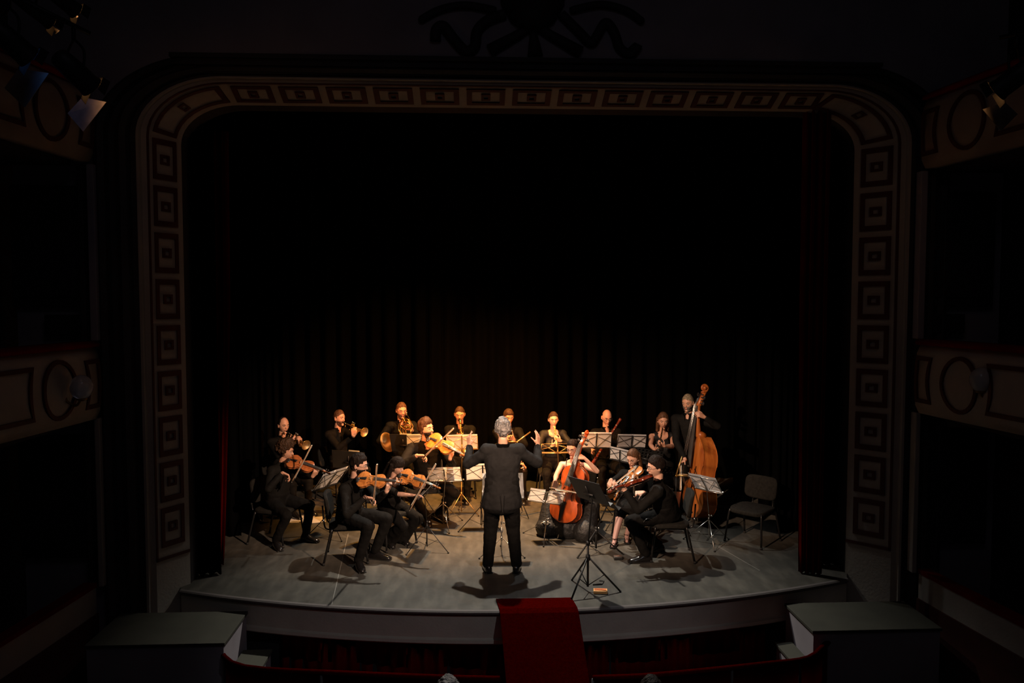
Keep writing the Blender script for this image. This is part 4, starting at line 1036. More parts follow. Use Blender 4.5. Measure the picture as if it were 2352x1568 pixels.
def saxophone(mouth, bottom, side_, front, label):
    Mo, Bo = V(mouth), V(bottom); Z = (Bo-Mo).normalized(); F_ = V(front); F_ = (F_-Z*F_.dot(Z)).normalized(); X = F_.cross(Z); L = (Bo-Mo).length
    root = thing('saxophone', Bo, label, 'saxophone'); P = lambda x, y, z: Mo+X*x+F_*y+Z*z; m = M['brass']
    bm = bmesh.new(); tube(bm, [P(0, 0, 0), P(0, .05, .01)], [.008, .011], 10); bmobj('mouthpiece', bm, M['ebony'], root, True)
    bm = bmesh.new(); tube(bm, smooth3([P(0, .04, .008), P(0, .09, .0), P(0, .13, .03), P(0, .145, .09)]), [.010+.0012*i/2 for i in range(16)], 12); bmobj('crook', bm, m, root, True)
    bm = bmesh.new(); pts = smooth3([P(0, .145, .09), P(0, .145, .25), P(0, .145, .40), P(0, .145, L-.08), P(0, .15, L-.02), P(0, .19, L+.02), P(0, .23, L-.02), P(0, .24, L-.08), P(0, .245, L-.22), P(0, .265, L-.32)], 3)
    n = len(pts); rs = [.011+.042*(i/(n-1))**1.3 for i in range(n)]; rs[-1] = .078; rs[-2] = .068; rs[-3] = .058
    tube(bm, pts, rs, 18); bmobj('body', bm, m, root, True)
    bm = bmesh.new(); e = P(0, .265, L-.32); d = (pts[-1]-pts[-2]).normalized(); lathe(bm, e-d*.004, d, [(0, .078), (.004, .081), (.007, .078)], 24, cap=False); bmobj('bell_rim', bm, m, root, True)
    for i in range(9):
        z = .16+(L-.30)*i/9; bm = bmesh.new(); sx = (-1 if i % 2 else 1)
        lathe(bm, P(sx*.016, .145+.018, z), F_+X*sx*.4, [(0, .010), (.006, .011), (.008, .006)], 12); bmobj('key', bm, m, root, True)
    for sx in (-1, 1):
        bm = bmesh.new(); tube(bm, [P(sx*.026, .15, .15), P(sx*.034, .15, L-.1)], .003, 6); bmobj('key_rod', bm, m, root, True)
def pipe(name, top, bottom, prof, m, label, cat, keym=None, nkeys=8, side_=V((0, -1, 0)), reed=None):
    T, B = V(top), V(bottom); Z = (B-T).normalized(); S = (side_-Z*side_.dot(Z)).normalized(); X = Z.cross(S); L = (B-T).length
    root = thing(name, T, label, cat)
    bm = bmesh.new(); lathe(bm, T, Z, [(h*L, r) for h, r in prof], 16); bmobj('tube', bm, m, root, True)
    km = keym or M['silver']
    for h in (.12, .33, .62, .9):
        r = np.interp(h, [p[0] for p in prof], [p[1] for p in prof]); bm = bmesh.new(); lathe(bm, T+Z*h*L, Z, [(0, r+.0005), (.001, r+.0025), (.012, r+.0025), (.013, r+.0005)], 16); bmobj('ring', bm, km, root, True)
    for i in range(nkeys):
        h = .2+.62*i/nkeys; r = float(np.interp(h, [p[0] for p in prof], [p[1] for p in prof])); c = T+Z*h*L
        bm = bmesh.new(); lathe(bm, c+S*(r+.001), S, [(0, .006), (.003, .0075), (.005, .004)], 10); tube(bm, [c+S*(r+.003)+X*.004, c+S*(r+.004)+X*.012+Z*.02], .0018, 5); bmobj('key', bm, km, root, True)
    if reed:
        bm = bmesh.new(); tube(bm, smooth3([V(p) for p in reed]), .0032, 6); bmobj('reed_crook', bm, M['silver'], root, True)
CLAR = [(0, .006), (.04, .010), (.10, .0125), (.13, .015), (.16, .014), (.5, .0145), (.86, .016), (.93, .022), (1, .031)]
OBOE = [(0, .0035), (.06, .004), (.10, .009), (.35, .0105), (.7, .0125), (.88, .015), (.95, .020), (1, .023)]
RECO = [(0, .009), (.05, .012), (.14, .014), (.18, .0165), (.22, .0125), (.6, .012), (.9, .014), (1, .019)]
BASN = [(0, .022), (.03, .024), (.05, .018), (.1, .017), (.35, .018), (.37, .022), (.39, .019), (.7, .024), (.85, .027), (1, .026)]

# ================================================================== FURNITURE
def chair(px, py, a, label, z=0, Y=None, seat_h=.455, pad='chair_pad', legm='chair_leg', group=None):
    """px,py: where the middle of the chair stands on the floor"""
    c = on(px, py) if Y is None else V((at(px, py, Y).x, Y, 0))
    f = facing(a); l = leftof(f); P = lambda x, y, z: c+f*x+l*y+UP*z
    r = thing('stacking_chair', c, label, 'chair', group); RM = Matrix((f, l, UP)).transposed()
    def pad_(name, cen, sx, sy, sz, tilt=0, curve=0):
        bm = bmesh.new(); rows = []; n = 14
        for k, (t, e) in enumerate(((-.5, .90), (-.42, .985), (-.2, 1), (.2, 1), (.42, .985), (.5, .90))):
            rr = []
            for i in range(28):
                th = 2*PI*i/28; cx, cy = math.cos(th), math.sin(th); q = .42
                ex = math.copysign(abs(cx)**q, cx)*sx/2*e; ey = math.copysign(abs(cy)**q, cy)*sy/2*e
                if name == 'seat': d = V((ex, ey, t*sz-.02*(ex/sx*2)**2*(1 if ex > 0 else .2)))
                else: d = V((t*sz-curve*(ey/sy*2)**2*-1, ey, ex))
                rr.append(d)
            rows.append(rr)
        T_ = Matrix.Rotation(tilt, 3, 'Y')
        loft(bm, [[V(cen)+RM @ (T_ @ d) for d in r_] for r_ in rows]); return bmobj(name, bm, M[pad], r, True)
    pad_('seat', P(0, 0, seat_h-.03), .44, .47, .055)
    pad_('backrest', P(-.245, 0, seat_h+.20), .30, .44, .045, -.17, .03)
    for sx, sy in ((1, 1), (1, -1), (-1, 1), (-1, -1)):
        bm = bmesh.new(); tube(bm, smooth3([P(sx*.17, sy*.20, seat_h-.06), P(sx*.185, sy*.22, seat_h-.075), P(sx*(.235 if sx > 0 else .27), sy*.25, .012)], 3), .0125, 8)
        lg = bmobj('leg', bm, M[legm], r, True)
        bm = bmesh.new(); q = P(sx*(.235 if sx > 0 else .27), sy*.25, 0); tube(bm, [q, q+UP*.03], .016, 8); bmobj('foot_cap', bm, M['rubber'], lg, True)
    bm = bmesh.new()
    for sy in (1, -1):
        tube(bm, [P(.17, sy*.2, seat_h-.065), P(-.17, sy*.2, seat_h-.065)], .011, 8)
        tube(bm, smooth3([P(-.16, sy*.14, seat_h-.065), P(-.25, sy*.14, seat_h-.05), P(-.275, sy*.14, seat_h+.06), P(-.285, sy*.14, seat_h+.22)]), .010, 8)
    for sx in (1, -1): tube(bm, [P(sx*.17, .2, seat_h-.065), P(sx*.17, -.2, seat_h-.065)], .011, 8)
    bmobj('frame', bm, M[legm], r, True)
    for sy in (1, -1):
        bm = bmesh.new(); ellip(bm, P(-.277, sy*.14, seat_h+.045), (.017, .017, .017), seg=10, rings=6); bmobj('back_bolt', bm, M['silver'], r, True)
    return r
def music_stand(base, desk, az, tilt, w, h, kind, label, metal='stand_black', legaz=0, legr=.26, knob=True, roll=0.0, hub=.30):
    """base: floor point, desk: centre of desk, az: direction the desk's reading side faces, tilt back in degrees"""
    B, D = V(base), V(desk); m = M[metal]; n0 = facing(az); r = UP.cross(n0); tl = math.radians(tilt)
    u = UP*math.cos(tl)-n0*math.sin(tl); n = n0*math.cos(tl)+UP*math.sin(tl)
    if roll: q = math.radians(roll); r, u = r*math.cos(q)+u*math.sin(q), u*math.cos(q)-r*math.sin(q)
    root = thing('music_stand', B, label, 'music stand')
    P = lambda x, y, z=0: D+r*x+u*y+n*z
    thick = .016 if kind == 'solid' else .0085
    for k in range(3):
        t = math.radians(legaz+120*k); d = V((math.cos(t), math.sin(t), 0)); foot = B+d*legr
        bm = bmesh.new(); tube(bm, [B+UP*hub+d*.012, B+d*legr*.55+UP*hub*.47, foot+UP*.010], thick*.62, 7)
        if kind == 'solid' or hub > .2: tube(bm, [B+UP*.06, B+d*legr*.5+UP*hub*.5], thick*.32, 6)
        lg = bmobj('leg', bm, m, root, True)
        bm = bmesh.new(); ellip(bm, foot+UP*.010, (.013, .013, .010), seg=8, rings=5); bmobj('foot_cap', bm, M['rubber'], lg, True)
    topz = P(0, -h*.42, -.02); mid = V((B.x, B.y, topz.z*.55)); 
    bm = bmesh.new(); tube(bm, [B+UP*.05, B+UP*(topz.z*.55)], thick*.75, 10); bmobj('lower_pole', bm, m, root, True)
    bm = bmesh.new(); tube(bm, [B+UP*(topz.z*.50), V((topz.x, topz.y, topz.z)), P(0, -h*.1, -.012)], thick*.55, 10); bmobj('upper_pole', bm, m, root, True)
    bm = bmesh.new(); tube(bm, [B+UP*(hub-.03), B+UP*(hub+.03)], thick*1.5, 10); tube(bm, [B+UP*(topz.z*.52), B+UP*(topz.z*.56)], thick*1.3, 10); bmobj('collar', bm, m, root, True)
    if knob:
        bm = bmesh.new(); ellip(bm, B+UP*(topz.z*.54)+V((.03, -.01, 0)), (.014, .012, .012), seg=10, rings=6); tube(bm, [B+UP*(topz.z*.54), B+UP*(topz.z*.54)+V((.03, -.01, 0))], .004, 6); bmobj('knob', bm, M['stand_chrome'], root, True)
    if kind == 'wire':
        bm = bmesh.new(); t = .0042
        def bar(a, b, tt=t): tube(bm, [P(*a), P(*b)], tt, 6)
        H_, W_ = h/2, w/2
        bar((-W_, -H_), (W_, -H_), .006); bar((-W_*.95, H_*.9), (W_*.95, H_*.9)); bar((-W_, -H_), (-W_*.95, H_*.9)); bar((W_, -H_), (W_*.95, H_*.9))
        bar((0, -H_), (-W_*.55, H_*.1)); bar((-W_*.55, H_*.1), (-W_*.95, H_*.9)); bar((0, -H_), (W_*.55, H_*.1)); bar((W_*.55, H_*.1), (W_*.95, H_*.9)); bar((0, H_*.6), (-W_*.95, -H_*.2)); bar((0, H_*.6), (W_*.95, -H_*.2))
        bmobj('desk_frame', bm, m, root, True)
        bm = bmesh.new(); box(bm, P(0, .0, -.003), (.020, h, .005), Matrix((r, u, n)).transposed(), .002); bmobj('centre_strut', bm, m, root)
        bm = bmesh.new(); box(bm, P(0, -h/2, .02), (w*.96, .006, .04), Matrix((r, u, n)).transposed(), .002); bmobj('ledge', bm, m, root)
    elif kind in ('solid', 'perforated'):
        bm = bmesh.new()
        if kind == 'solid': box(bm, P(0, 0), (w, h, .006), Matrix((r, u, n)).transposed(), .003)
        else:
            nx, ny = 8, 5; sx, sy = w/nx, h/ny
            for i in range(nx):
                for j in range(ny):
                    cx, cy = -w/2+sx*(i+.5), -h/2+sy*(j+.5); o4 = [(cx-sx/2, cy-sy/2), (cx+sx/2, cy-sy/2), (cx+sx/2, cy+sy/2), (cx-sx/2, cy+sy/2)]
                    k8 = 8; rr = min(sx, sy)*.30; circ = [(cx+rr*math.cos(PI/4*q-3*PI/4), cy+rr*math.sin(PI/4*q-3*PI/4)) for q in range(8)]
                    oc = [bm.verts.new(P(*p)) for p in o4]; ci = [bm.verts.new(P(*p)) for p in circ]
                    for q in range(4):
                        bm.faces.new((oc[q], oc[(q+1) % 4], ci[(2*q+2) % 8], ci[(2*q+1) % 8], ci[2*q]))
            bmesh.ops.remove_doubles(bm, verts=bm.verts, dist=.0004); bmesh.ops.solidify(bm, geom=bm.faces[:], thickness=.003)
        bmobj('desk', bm, m, root)
        bm = bmesh.new(); box(bm, P(0, -h/2, .025), (w, .005, .05), Matrix((r, u, n)).transposed(), .002); bmobj('ledge', bm, m, root)
        bm = bmesh.new(); tube(bm, [P(-.07, -h*.1, -.02), P(.07, -h*.1, -.02)], .012, 8); tube(bm, [P(0, h*.25, -.01), P(0, -h*.25, -.02)], .008, 8); bmobj('bracket', bm, m, root, True)
    return dict(P=P, r=r, u=u, n=n, w=w, h=h, root=root, base=D)
def sheets(st, label, pages, wide=None, high=None, dy=.0, z=.014):
    """pages: list of (x0, x1, material) on the desk; slightly sagging leaves"""
    P = st['P']; h = high or st['h']; root = thing('sheet_music', P(0, -h/2, z), label, 'sheet music')
    for k, (x0, x1, m) in enumerate(pages):
        bm = bmesh.new(); rows = []
        for j in range(6):
            t = j/5; y = -st['h']/2+.005+dy+h*t; rows.append([P(x0+(x1-x0)*i/6, y+.003*math.sin(3*i/6+k), z+.006*math.sin(PI*i/6)+.010*t*t*((i/6-.5)**2*4)) for i in range(7)])
        loft(bm, rows, False, False); bmesh.ops.solidify(bm, geom=bm.faces[:], thickness=.0012)
        bmobj('page', bm, M[m], root, True)

# ================================================================== THE PLAYERS
def hipat(px, Y, z=.51): return V((at(px, 1150, Y).x, Y, z))
GRIP = dict(curl=(.75, .8, .8, .8), thumb=.6)
FIST = dict(curl=(1.0, 1.05, 1.05, 1.0), thumb=.7)
SOFT = dict(curl=(.35, .4, .45, .5), thumb=.35)
def hd(x, n, **k): d = dict(X=V(x), N=V(n)); d.update(k); return d

# conductor, seen from behind
p = person('man seen from behind in a black suit, grey curly hair, conducting with both hands raised', at(1155, 987, 8.72), V((at(1153, 1180, 8.72).x, 8.72, .93)), 180, 180, hpitch=4,
    R=at(1235, 1021, 8.98), L=at(1079, 1022, 8.98), Rpole=(.7, -.15, -.9), Lpole=(-.7, -.15, -.9),
    Rhand=hd((.05, .1, 1), (-.75, .6, 0), curl=(.25, .25, .3, .35), thumb=.2), Lhand=hd((-.12, .1, 1), (.75, .6, 0), curl=(.2, .5, .7, .8), thumb=.3),
    feet=[on(1186, 1313), on(1121, 1313)], toes=[(.15, 1, 0), (-.15, 1, 0)], standing=True, hair='full', hairm='hair_grey', top='suit', topm='suit', jacket=True, legsize=1.22, s=1.0, chest_back=0.0, hnoise=.012, girth=1.14, hdisp=.02)
# --- strings on the left
A_ = at
p10 = person('man with bushy curly brown hair playing violin at the far left, black jacket', A_(657, 1034, 9.9), hipat(636, 10.0), 62, 85, hpitch=14, hroll=8,
    R=A_(649, 1086, 9.62), L=A_(718, 1094, 9.72), Rpole=(-.6, -.2, -.7), Lpole=(.1, .2, -1),
    Rhand=hd((.85, 0, -.45), (0, -.5, -.8), **GRIP), Lhand=hd((.55, -.25, .75), (-.5, .5, .3), curl=(.8, .8, .8, .8)),
    feet=[on(634, 1258), on(703, 1243)], toes=[(.5, -.8, 0), (.9, -.35, 0)], hair='curly', hairm='hair_brown', topm='shirt2', top='suit', hnoise=.016, s=.97, hdisp=.03, chest_back=.08)
fiddle('violin', 'violin', A_(661, 1056, 9.78), A_(752, 1086, 9.66), (.12, -.62, .78), M['violin_red'], 'reddish violin under the chin of the curly-haired man at far left')
bow(A_(672, 1103, 9.56), A_(714, 1024, 9.42), (.5, .4, .2), 'pale violin bow slanting up in front of the curly-haired man', 1.2)
p11 = person('bearded dark-haired man with glasses playing violin in the left foreground', A_(824, 1066, 9.1), hipat(800, 9.28), 66, 84, hpitch=12, hroll=6,
    R=A_(838, 1142, 8.86), L=A_(888, 1128, 8.95), Rpole=(-.5, -.35, -.8), Lpole=(.1, .1, -1),
    Rhand=hd((.95, 0, -.15), (0, -.4, -.9), **GRIP), Lhand=hd((.35, -.25, .85), (-.6, .5, .2), curl=(.8, .8, .8, .8)),
    feet=[on(824, 1304), on(862, 1283)], toes=[(.35, -.9, 0), (.95, -.3, 0)], hair='short', hairm='hair_dark', beard=('hair_dark', .014, -.028), glasses=True, top='shirt', skin='skin_pale', topm='shirt2', hnoise=.010, s=1.06, chest_back=.07)
fiddle('violin', 'violin', A_(820, 1100, 8.98), A_(934, 1110, 8.82), (.1, -.72, .68), M['violin_amber'], 'orange-brown violin held by the bearded man in the left foreground')
bow(A_(856, 1156, 8.76), A_(864, 1068, 8.5), (.8, .4, .1), 'upright violin bow of the bearded man in the left foreground', 1.2)
p12 = person('woman with long dark hair and a fringe playing violin, black blouse and wide trousers', A_(912, 1070, 9.55), hipat(893, 9.78, .52), 48, 72, hpitch=20, hroll=6,
    R=A_(948, 1137, 9.22), L=A_(972, 1119, 9.3), Rpole=(-.5, -.3, -.8), Lpole=(.5, .3, -.8),
    Rhand=hd((1, .0, .05), (0, -.3, -.9), **SOFT), Lhand=hd((.2, -.3, .9), (-.7, .5, .2), curl=(.7, .7, .7, .7)),
    feet=[on(895, 1252), on(924, 1245)], toes=[(.35, -.9, 0), (.5, -.85, 0)], hair='fringe', hairm='hair_dark', fem=True, top='blouse', sleeves='half', bottom='wide', skin='skin_pale', s=.9, chest_back=.10,
    extra_hair=lambda bm, P: [rcone(bm, P(sx*.066, -.045, .01), P(sx*.085, -.06, -.20), .032, .024, 10) for sx in (-1, 1)]+[eloft(bm, [(P(0, -.06, .03), V((.075, 0, 0)), V((0, .05, 0))), (P(0, -.08, -.12), V((.085, 0, 0)), V((0, .035, 0))), (P(0, -.085, -.27), V((.075, 0, 0)), V((0, .025, 0)))])])
fiddle('violin', 'violin', A_(919, 1090, 9.42), A_(1004, 1119, 9.16), (.0, -.78, .62), M['violin_amber'], 'golden-brown violin played by the woman with the dark fringe')
bow(A_(943, 1168, 9.18), A_(1001, 1068, 9.05), (-.4, .5, .2), 'long violin bow slanting across the woman with the dark fringe', 1.2)
p13 = person('bearded man with short curly hair and closed eyes playing viola, black shirt', A_(979, 984, 10.72), hipat(985, 11.0, .56), 14, 52, hpitch=-4, hroll=4,
    R=A_(958, 1046, 10.42), L=A_(1033, 1053, 10.42), Rpole=(-.8, -.1, -.7), Lpole=(.5, .1, -.8),
    Rhand=hd((.95, -.1, -.05), (0, -.45, -.9), **GRIP), Lhand=hd((.25, -.3, .9), (-.6, .6, .2), curl=(.7, .7, .7, .7)),
    feet=[on(981, 1203), on(1008, 1194)], toes=[(.2, -1, 0), (.5, -.85, 0)], hair='full', hairm='hair_brown', beard=('hair_dark', .012, -.028), top='shirt', topm='shirt2', hnoise=.010, s=1.12, girth=1.05,
    knees=((-.7, -.9, 1), (.9, -.9, 1)), chest_back=.04)
fiddle('viola', 'viola', A_(984, 1006, 10.52), A_(1072, 1050, 10.2), (.12, -.86, .55), M['violin_gold'], 'bright golden viola held across the chest of the man with closed eyes')
bow(A_(975, 1050, 10.33), A_(1041, 986, 10.05), (-.4, .6, .2), 'viola bow pointing up right from the golden viola', 1.2)
# --- cello
p14 = person('woman with glasses and tied dark hair playing cello in a strappy black lace dress', A_(1315, 1029, 10.22), hipat(1326, 10.45, .53), -18, -32, hpitch=16,
    R=A_(1275, 1104, 9.82), L=A_(1342, 1051, 9.98), Rpole=(-.6, .1, -.7), Lpole=(.8, -.1, -.8),
    Rhand=hd((-.1, -.2, -1), (-.1, .9, -.1), **SOFT), Lhand=hd((-.95, -.1, .2), (-.1, .6, -.5), curl=(.7, .75, .8, .8)),
    feet=[on(1258, 1228), on(1345, 1240)], toes=[(-.4, -.9, 0), (.1, -1, 0)], knees=((-.9, -.5, 1), (.9, -.6, 1)), hair='tied', hairm='hair_dark', fem=True, glasses=True, top='strap', topm='dress', sleeves='none', bottom='skirt', shoes=None, skin='skin_pale', s=.97,
    extra_hair=lambda bm, P: ellip(bm, P(0, -.105, .05), (.035, .035, .035)), chest_back=.05)
fiddle('cello', 'cello', A_(1291, 1200, 9.92), A_(1347, 1006, 10.1), (-.80, -.85, .12), M['cello_red'], 'red-orange cello between the knees of the woman in the lace dress')
bow(A_(1268, 1121, 9.72), A_(1333, 1131, 9.60), (.05, .6, -.6), 'cello bow lying level across the cello strings', 1.4)
# --- violins on the right
def long_back(w_=.07, ln=.26):
    return lambda bm, P: [rcone(bm, P(sx*.066, -.04, .02), P(sx*.078, -.05, -.17), .030, .022, 10) for sx in (-1, 1)]+[rcone(bm, P(x, -.075, .02), P(x*1.1, -.085, -ln), .035, .022, 10) for x in (-.04, 0, .04)]
p15 = person('woman with glasses and chestnut hair playing violin in a black top and knee skirt', A_(1454, 1052, 9.88), hipat(1462, 10.08, .53), -30, -42, hpitch=20, hroll=-4,
    R=A_(1404, 1101, 9.62), L=A_(1437, 1125, 9.5), Rpole=(-.6, .3, -.7), Lpole=(.5, .1, -.9),
    Rhand=hd((-.35, -.15, -.9), (.5, .5, -.3), **SOFT), Lhand=hd((-.7, -.2, .5), (.5, .3, .5), curl=(.7, .7, .7, .7)),
    feet=[on(1412, 1252), on(1440, 1242)], toes=[(-.35, -.9, 0), (-.2, -1, 0)], knees=((-.3, -.9, 1), (.0, -.9, 1)), hair='long', hairm='hair_chestnut', fem=True, glasses=True, top='blouse', sleeves='long', bottom='knee_skirt', shoes='sandal', stock=True, skin='skin_pale', s=.97, extra_hair=long_back(), chest_back=.07)
fiddle('violin', 'violin', A_(1469, 1072, 9.76), A_(1420, 1136, 9.52), (-.75, -.45, .5), M['violin_amber'], 'amber violin slanting down from the chin of the chestnut-haired woman')
bow(A_(1398, 1121, 9.52), A_(1459, 1072, 9.42), (.4, .5, -.6), 'violin bow held by the chestnut-haired woman with glasses', 1.2)
p16 = person('stocky dark-haired man with glasses seen from behind, playing violin in the right foreground', A_(1507, 1071, 9.02), hipat(1534, 9.16), -104, -88, hpitch=10, hroll=-6,
    R=A_(1478, 1131, 9.2), L=A_(1434, 1124, 8.84), Rpole=(.3, .6, -.8), Lpole=(.2, -.2, -1),
    Rhand=hd((-1, .0, -.1), (0, .3, -.9), **FIST), Lhand=hd((-.95, -.1, .35), (.1, .7, .6), curl=(.6, .6, .6, .6)),
    feet=[on(1512, 1268), on(1482, 1290)], toes=[(-.9, -.2, 0), (-1, -.12, 0)], hair='short', hairm='hair_dark', glasses=True, top='shirt', topm='shirt2', skin='skin_pale', s=1.08, girth=1.14, chest_back=-.02, hnoise=.006, knees=((-.9, 0, 1), (-.9, 0, 1)), lean=(.05, 0, 0))
fiddle('violin', 'violin', A_(1499, 1094, 8.88), A_(1398, 1130, 8.72), (-.30, .42, .85), M['violin_dark'], 'dark reddish violin with its back turned, held by the man in the right foreground')
bow(A_(1458, 1138, 8.98), A_(1459, 1074, 8.72), (-.6, .4, 0), 'upright violin bow of the man in the right foreground', 1.2)
b_ = bmesh.new(); q0 = hipat(1534, 9.16); 
tube(b_, smooth3([A_(1478, 1199, 8.93), A_(1484, 1192, 8.92), A_(1492, 1191, 8.93), A_(1498, 1194, 8.95)]), .004, 6)
setp = bmobj('key_chain', b_, M['silver'], p16['root'], True, 'short silver chain at the hip')
# --- double bass
p9 = person('tall grey-bearded man standing behind the double bass, black shirt', A_(1580, 924, 10.95), V((at(1588, 1080, 10.98).x, 11.0, .92)), -28, -38, hpitch=14,
    R=A_(1574, 1056, 10.5), L=A_(1617, 957, 10.60), Rpole=(-.8, .3, -.3), Lpole=(.9, .2, -.6),
    Rhand=hd((-.75, -.3, -.35), (.3, -.3, -.9), **SOFT), Lhand=hd((-.85, -.25, .45), (-.3, .7, -.4), curl=(.8, .85, .9, .9)),
    feet=[V((at(1576, 1190, 11.0).x, 11.05, 0)), V((at(1618, 1190, 11.1).x, 11.15, 0))], standing=True, hair='crop', hairm='hair_sand', beard=('beard_grey', .008, -.038), top='shirt', topm='shirt2', s=1.02, chest_back=.02)
fiddle('bass', 'double_bass', A_(1603, 1189, 10.55), A_(1629, 874, 10.75), (-.98, -.14, .10), M['bass_amber'], 'large amber double bass standing in front of the grey-bearded man')
bow(A_(1562, 1064, 10.38), A_(1562, 1124, 9.85), (.6, .5, 0), 'double bass bow pointing down from the right hand of the bearded man', 1.5)
# --- winds, back row
def seated_wind(label, hx, hy, Y, tf, hf, Rw, Lw, Rh, Lh, **k):
    hY = Y+.12
    return person(label, at(hx, hy, Y), V((at(hx, 1100, hY).x, hY, .51)), tf, hf, R=Rw, L=Lw, Rhand=Rh, Lhand=Lh, **k)
w1 = seated_wind('balding dark-haired man playing a dark trumpet behind the curly-haired violinist', 651, 976, 11.3, 48, 42, at(668, 1017, 11.02), at(690, 1022, 10.95), hd((.6, -.3, .55), (.3, .5, .5), **GRIP), hd((.0, -.2, 1), (-.7, .3, .0), **GRIP), hair='balding', hairm='hair_dark', s=.97, hpitch=8, Rpole=(-.7, 0, -.7), Lpole=(.6, 0, -.8))
trumpet(at(658, 990, 11.15), at(712, 1028, 10.75), (-.4, 0, -1), 'trumpet pointing down right, played by the balding man at the back left')
w2 = seated_wind('man with short reddish hair playing a shiny trumpet, black shirt', 779, 959, 11.9, 56, 58, at(808, 1004, 11.62), at(812, 1001, 11.52), hd((.5, -.2, .85), (.2, .6, .3), **GRIP), hd((.05, -.1, 1), (.0, .8, .1), **GRIP), hair='crop', hairm='hair_chestnut', beard=('stubble', .002, -.035), hpitch=4, Rpole=(-.6, -.1, -.7), Lpole=(.5, .1, -.8))
trumpet(at(787, 969, 11.75), at(841, 994, 11.40), (-.35, 0, -1), 'bright brass trumpet pointing right, played by the reddish-haired man')
w3 = seated_wind('bearded man with glasses and tied-back hair playing a horn at the back', 922, 942, 12.15, 10, 22, at(905, 1008, 12.0), at(946, 988, 11.9), hd((-.1, -.3, -.6), (.5, .2, .0), **FIST), hd((-.5, -.1, .8), (-.3, -.6, .0), **GRIP), hair='tied', hairm='hair_chestnut', beard=('stubble', .006, -.032), glasses=True, hpitch=10, s=1.02, Rpole=(-.9, .1, -.5), Lpole=(.9, 0, -.7))
french_horn(at(934, 950, 11.98), at(932, 982, 11.82), at(890, 1015, 11.68), (-.62, -.75, -.15), 'brass horn with coiled tubing and wide bell, held by the bearded man at the back')
w4 = seated_wind('short-haired man playing saxophone in the centre of the back row', 1056, 951, 12.1, -2, 0, at(1064, 1040, 11.85), at(1050, 1003, 11.85), hd((.0, -.4, .3), (-.6, -.4, .3), **GRIP), hd((.6, -.4, .3), (.2, -.7, .0), **GRIP), hair='crop', hairm='hair_brown', hpitch=14, s=1.02, Rpole=(-.8, .1, -.7), Lpole=(.8, .1, -.7))
saxophone(at(1054, 966, 11.93), at(1066, 1072, 11.62), (1, 0, 0), (.15, -1, 0), 'gold saxophone hanging in front of the short-haired man in the centre')
w5 = seated_wind('young brown-haired man half hidden behind the conductor, playing clarinet', 1168, 957, 12.0, 8, 12, at(1206, 1074, 11.6), at(1180, 1010, 11.7), hd((-.3, -.3, .6), (-.7, -.2, .2), **GRIP), hd((-.5, -.3, .7), (-.4, -.6, .1), **GRIP), hair='short', hairm='hair_brown', hpitch=16, Rpole=(-.8, .1, -.7), Lpole=(.8, .1, -.7))
pipe('clarinet', at(1172, 976, 11.85), at(1205, 1084, 11.5), CLAR, M['grenadilla'], 'dark clarinet of the man half hidden behind the conductor', 'clarinet')
w6 = seated_wind('woman with tied brown hair in a scoop-neck black top playing a straight golden horn', 1271, 963, 11.85, 0, 4, at(1268, 1024, 11.55), at(1287, 1012, 11.58), hd((.6, -.3, .5), (-.1, .5, .4), **GRIP), hd((-.6, -.3, .4), (-.3, .5, .2), **GRIP), hair='tied', hairm='hair_brown', fem=True, top='blouse', topm='dress', skin='skin_pale', hpitch=6, s=.96, Rpole=(-.9, .1, -.6), Lpole=(.9, .1, -.6))
pipe('clarinet', at(1274, 979, 11.7), at(1279, 1026, 11.45), RECO, M['blond_wood'], 'golden straight wind instrument played by the woman in a scoop-neck top', 'wind instrument', M['brass'])
w7 = seated_wind('bald man with glasses and open collar playing bassoon', 1394, 958, 11.95, 0, 4, at(1362, 1040, 11.65), at(1392, 1012, 11.6), hd((-.2, -.4, .5), (.6, -.2, .3), **GRIP), hd((-.2, -.4, .7), (.3, .5, .2), **GRIP), hair='bald_sides', hairm='hair_dark', glasses=True, hpitch=18, s=1.03, girth=1.08, Rpole=(-.9, .1, -.6), Lpole=(.9, .1, -.6))
pipe('bassoon', at(1426, 961, 11.55), at(1350, 1082, 11.7), BASN, M['bassoon'], 'dark red bassoon slanting across the bald man', 'bassoon', M['silver'], 12, reed=[at(1411, 985, 11.56), at(1403, 989, 11.65), at(1397, 985, 11.75), at(1394, 975, 11.82)])
w8 = seated_wind('woman with long reddish-brown hair in a sleeveless black top playing oboe', 1523, 966, 11.2, -4, -6, at(1504, 1033, 10.75), at(1526, 1024, 10.8), hd((.6, -.3, .4), (-.1, .3, .6), **GRIP), hd((-.6, -.3, .3), (-.2, .5, .4), **GRIP), hair='long', hairm='hair_chestnut', fem=True, top='tank', topm='dress', sleeves='none', bottom='knee_skirt', shoes='sandal', hpitch=10, s=.98, extra_hair=long_back(), Rpole=(-.9, .2, -.6), Lpole=(.9, .2, -.8))
pipe('oboe', at(1523, 978, 11.05), at(1512, 1036, 10.62), OBOE, M['grenadilla'], 'dark oboe played by the woman in the sleeveless top', 'oboe', M['brass'], reed=[at(1523, 978, 11.05), at(1523, 976, 11.08)])
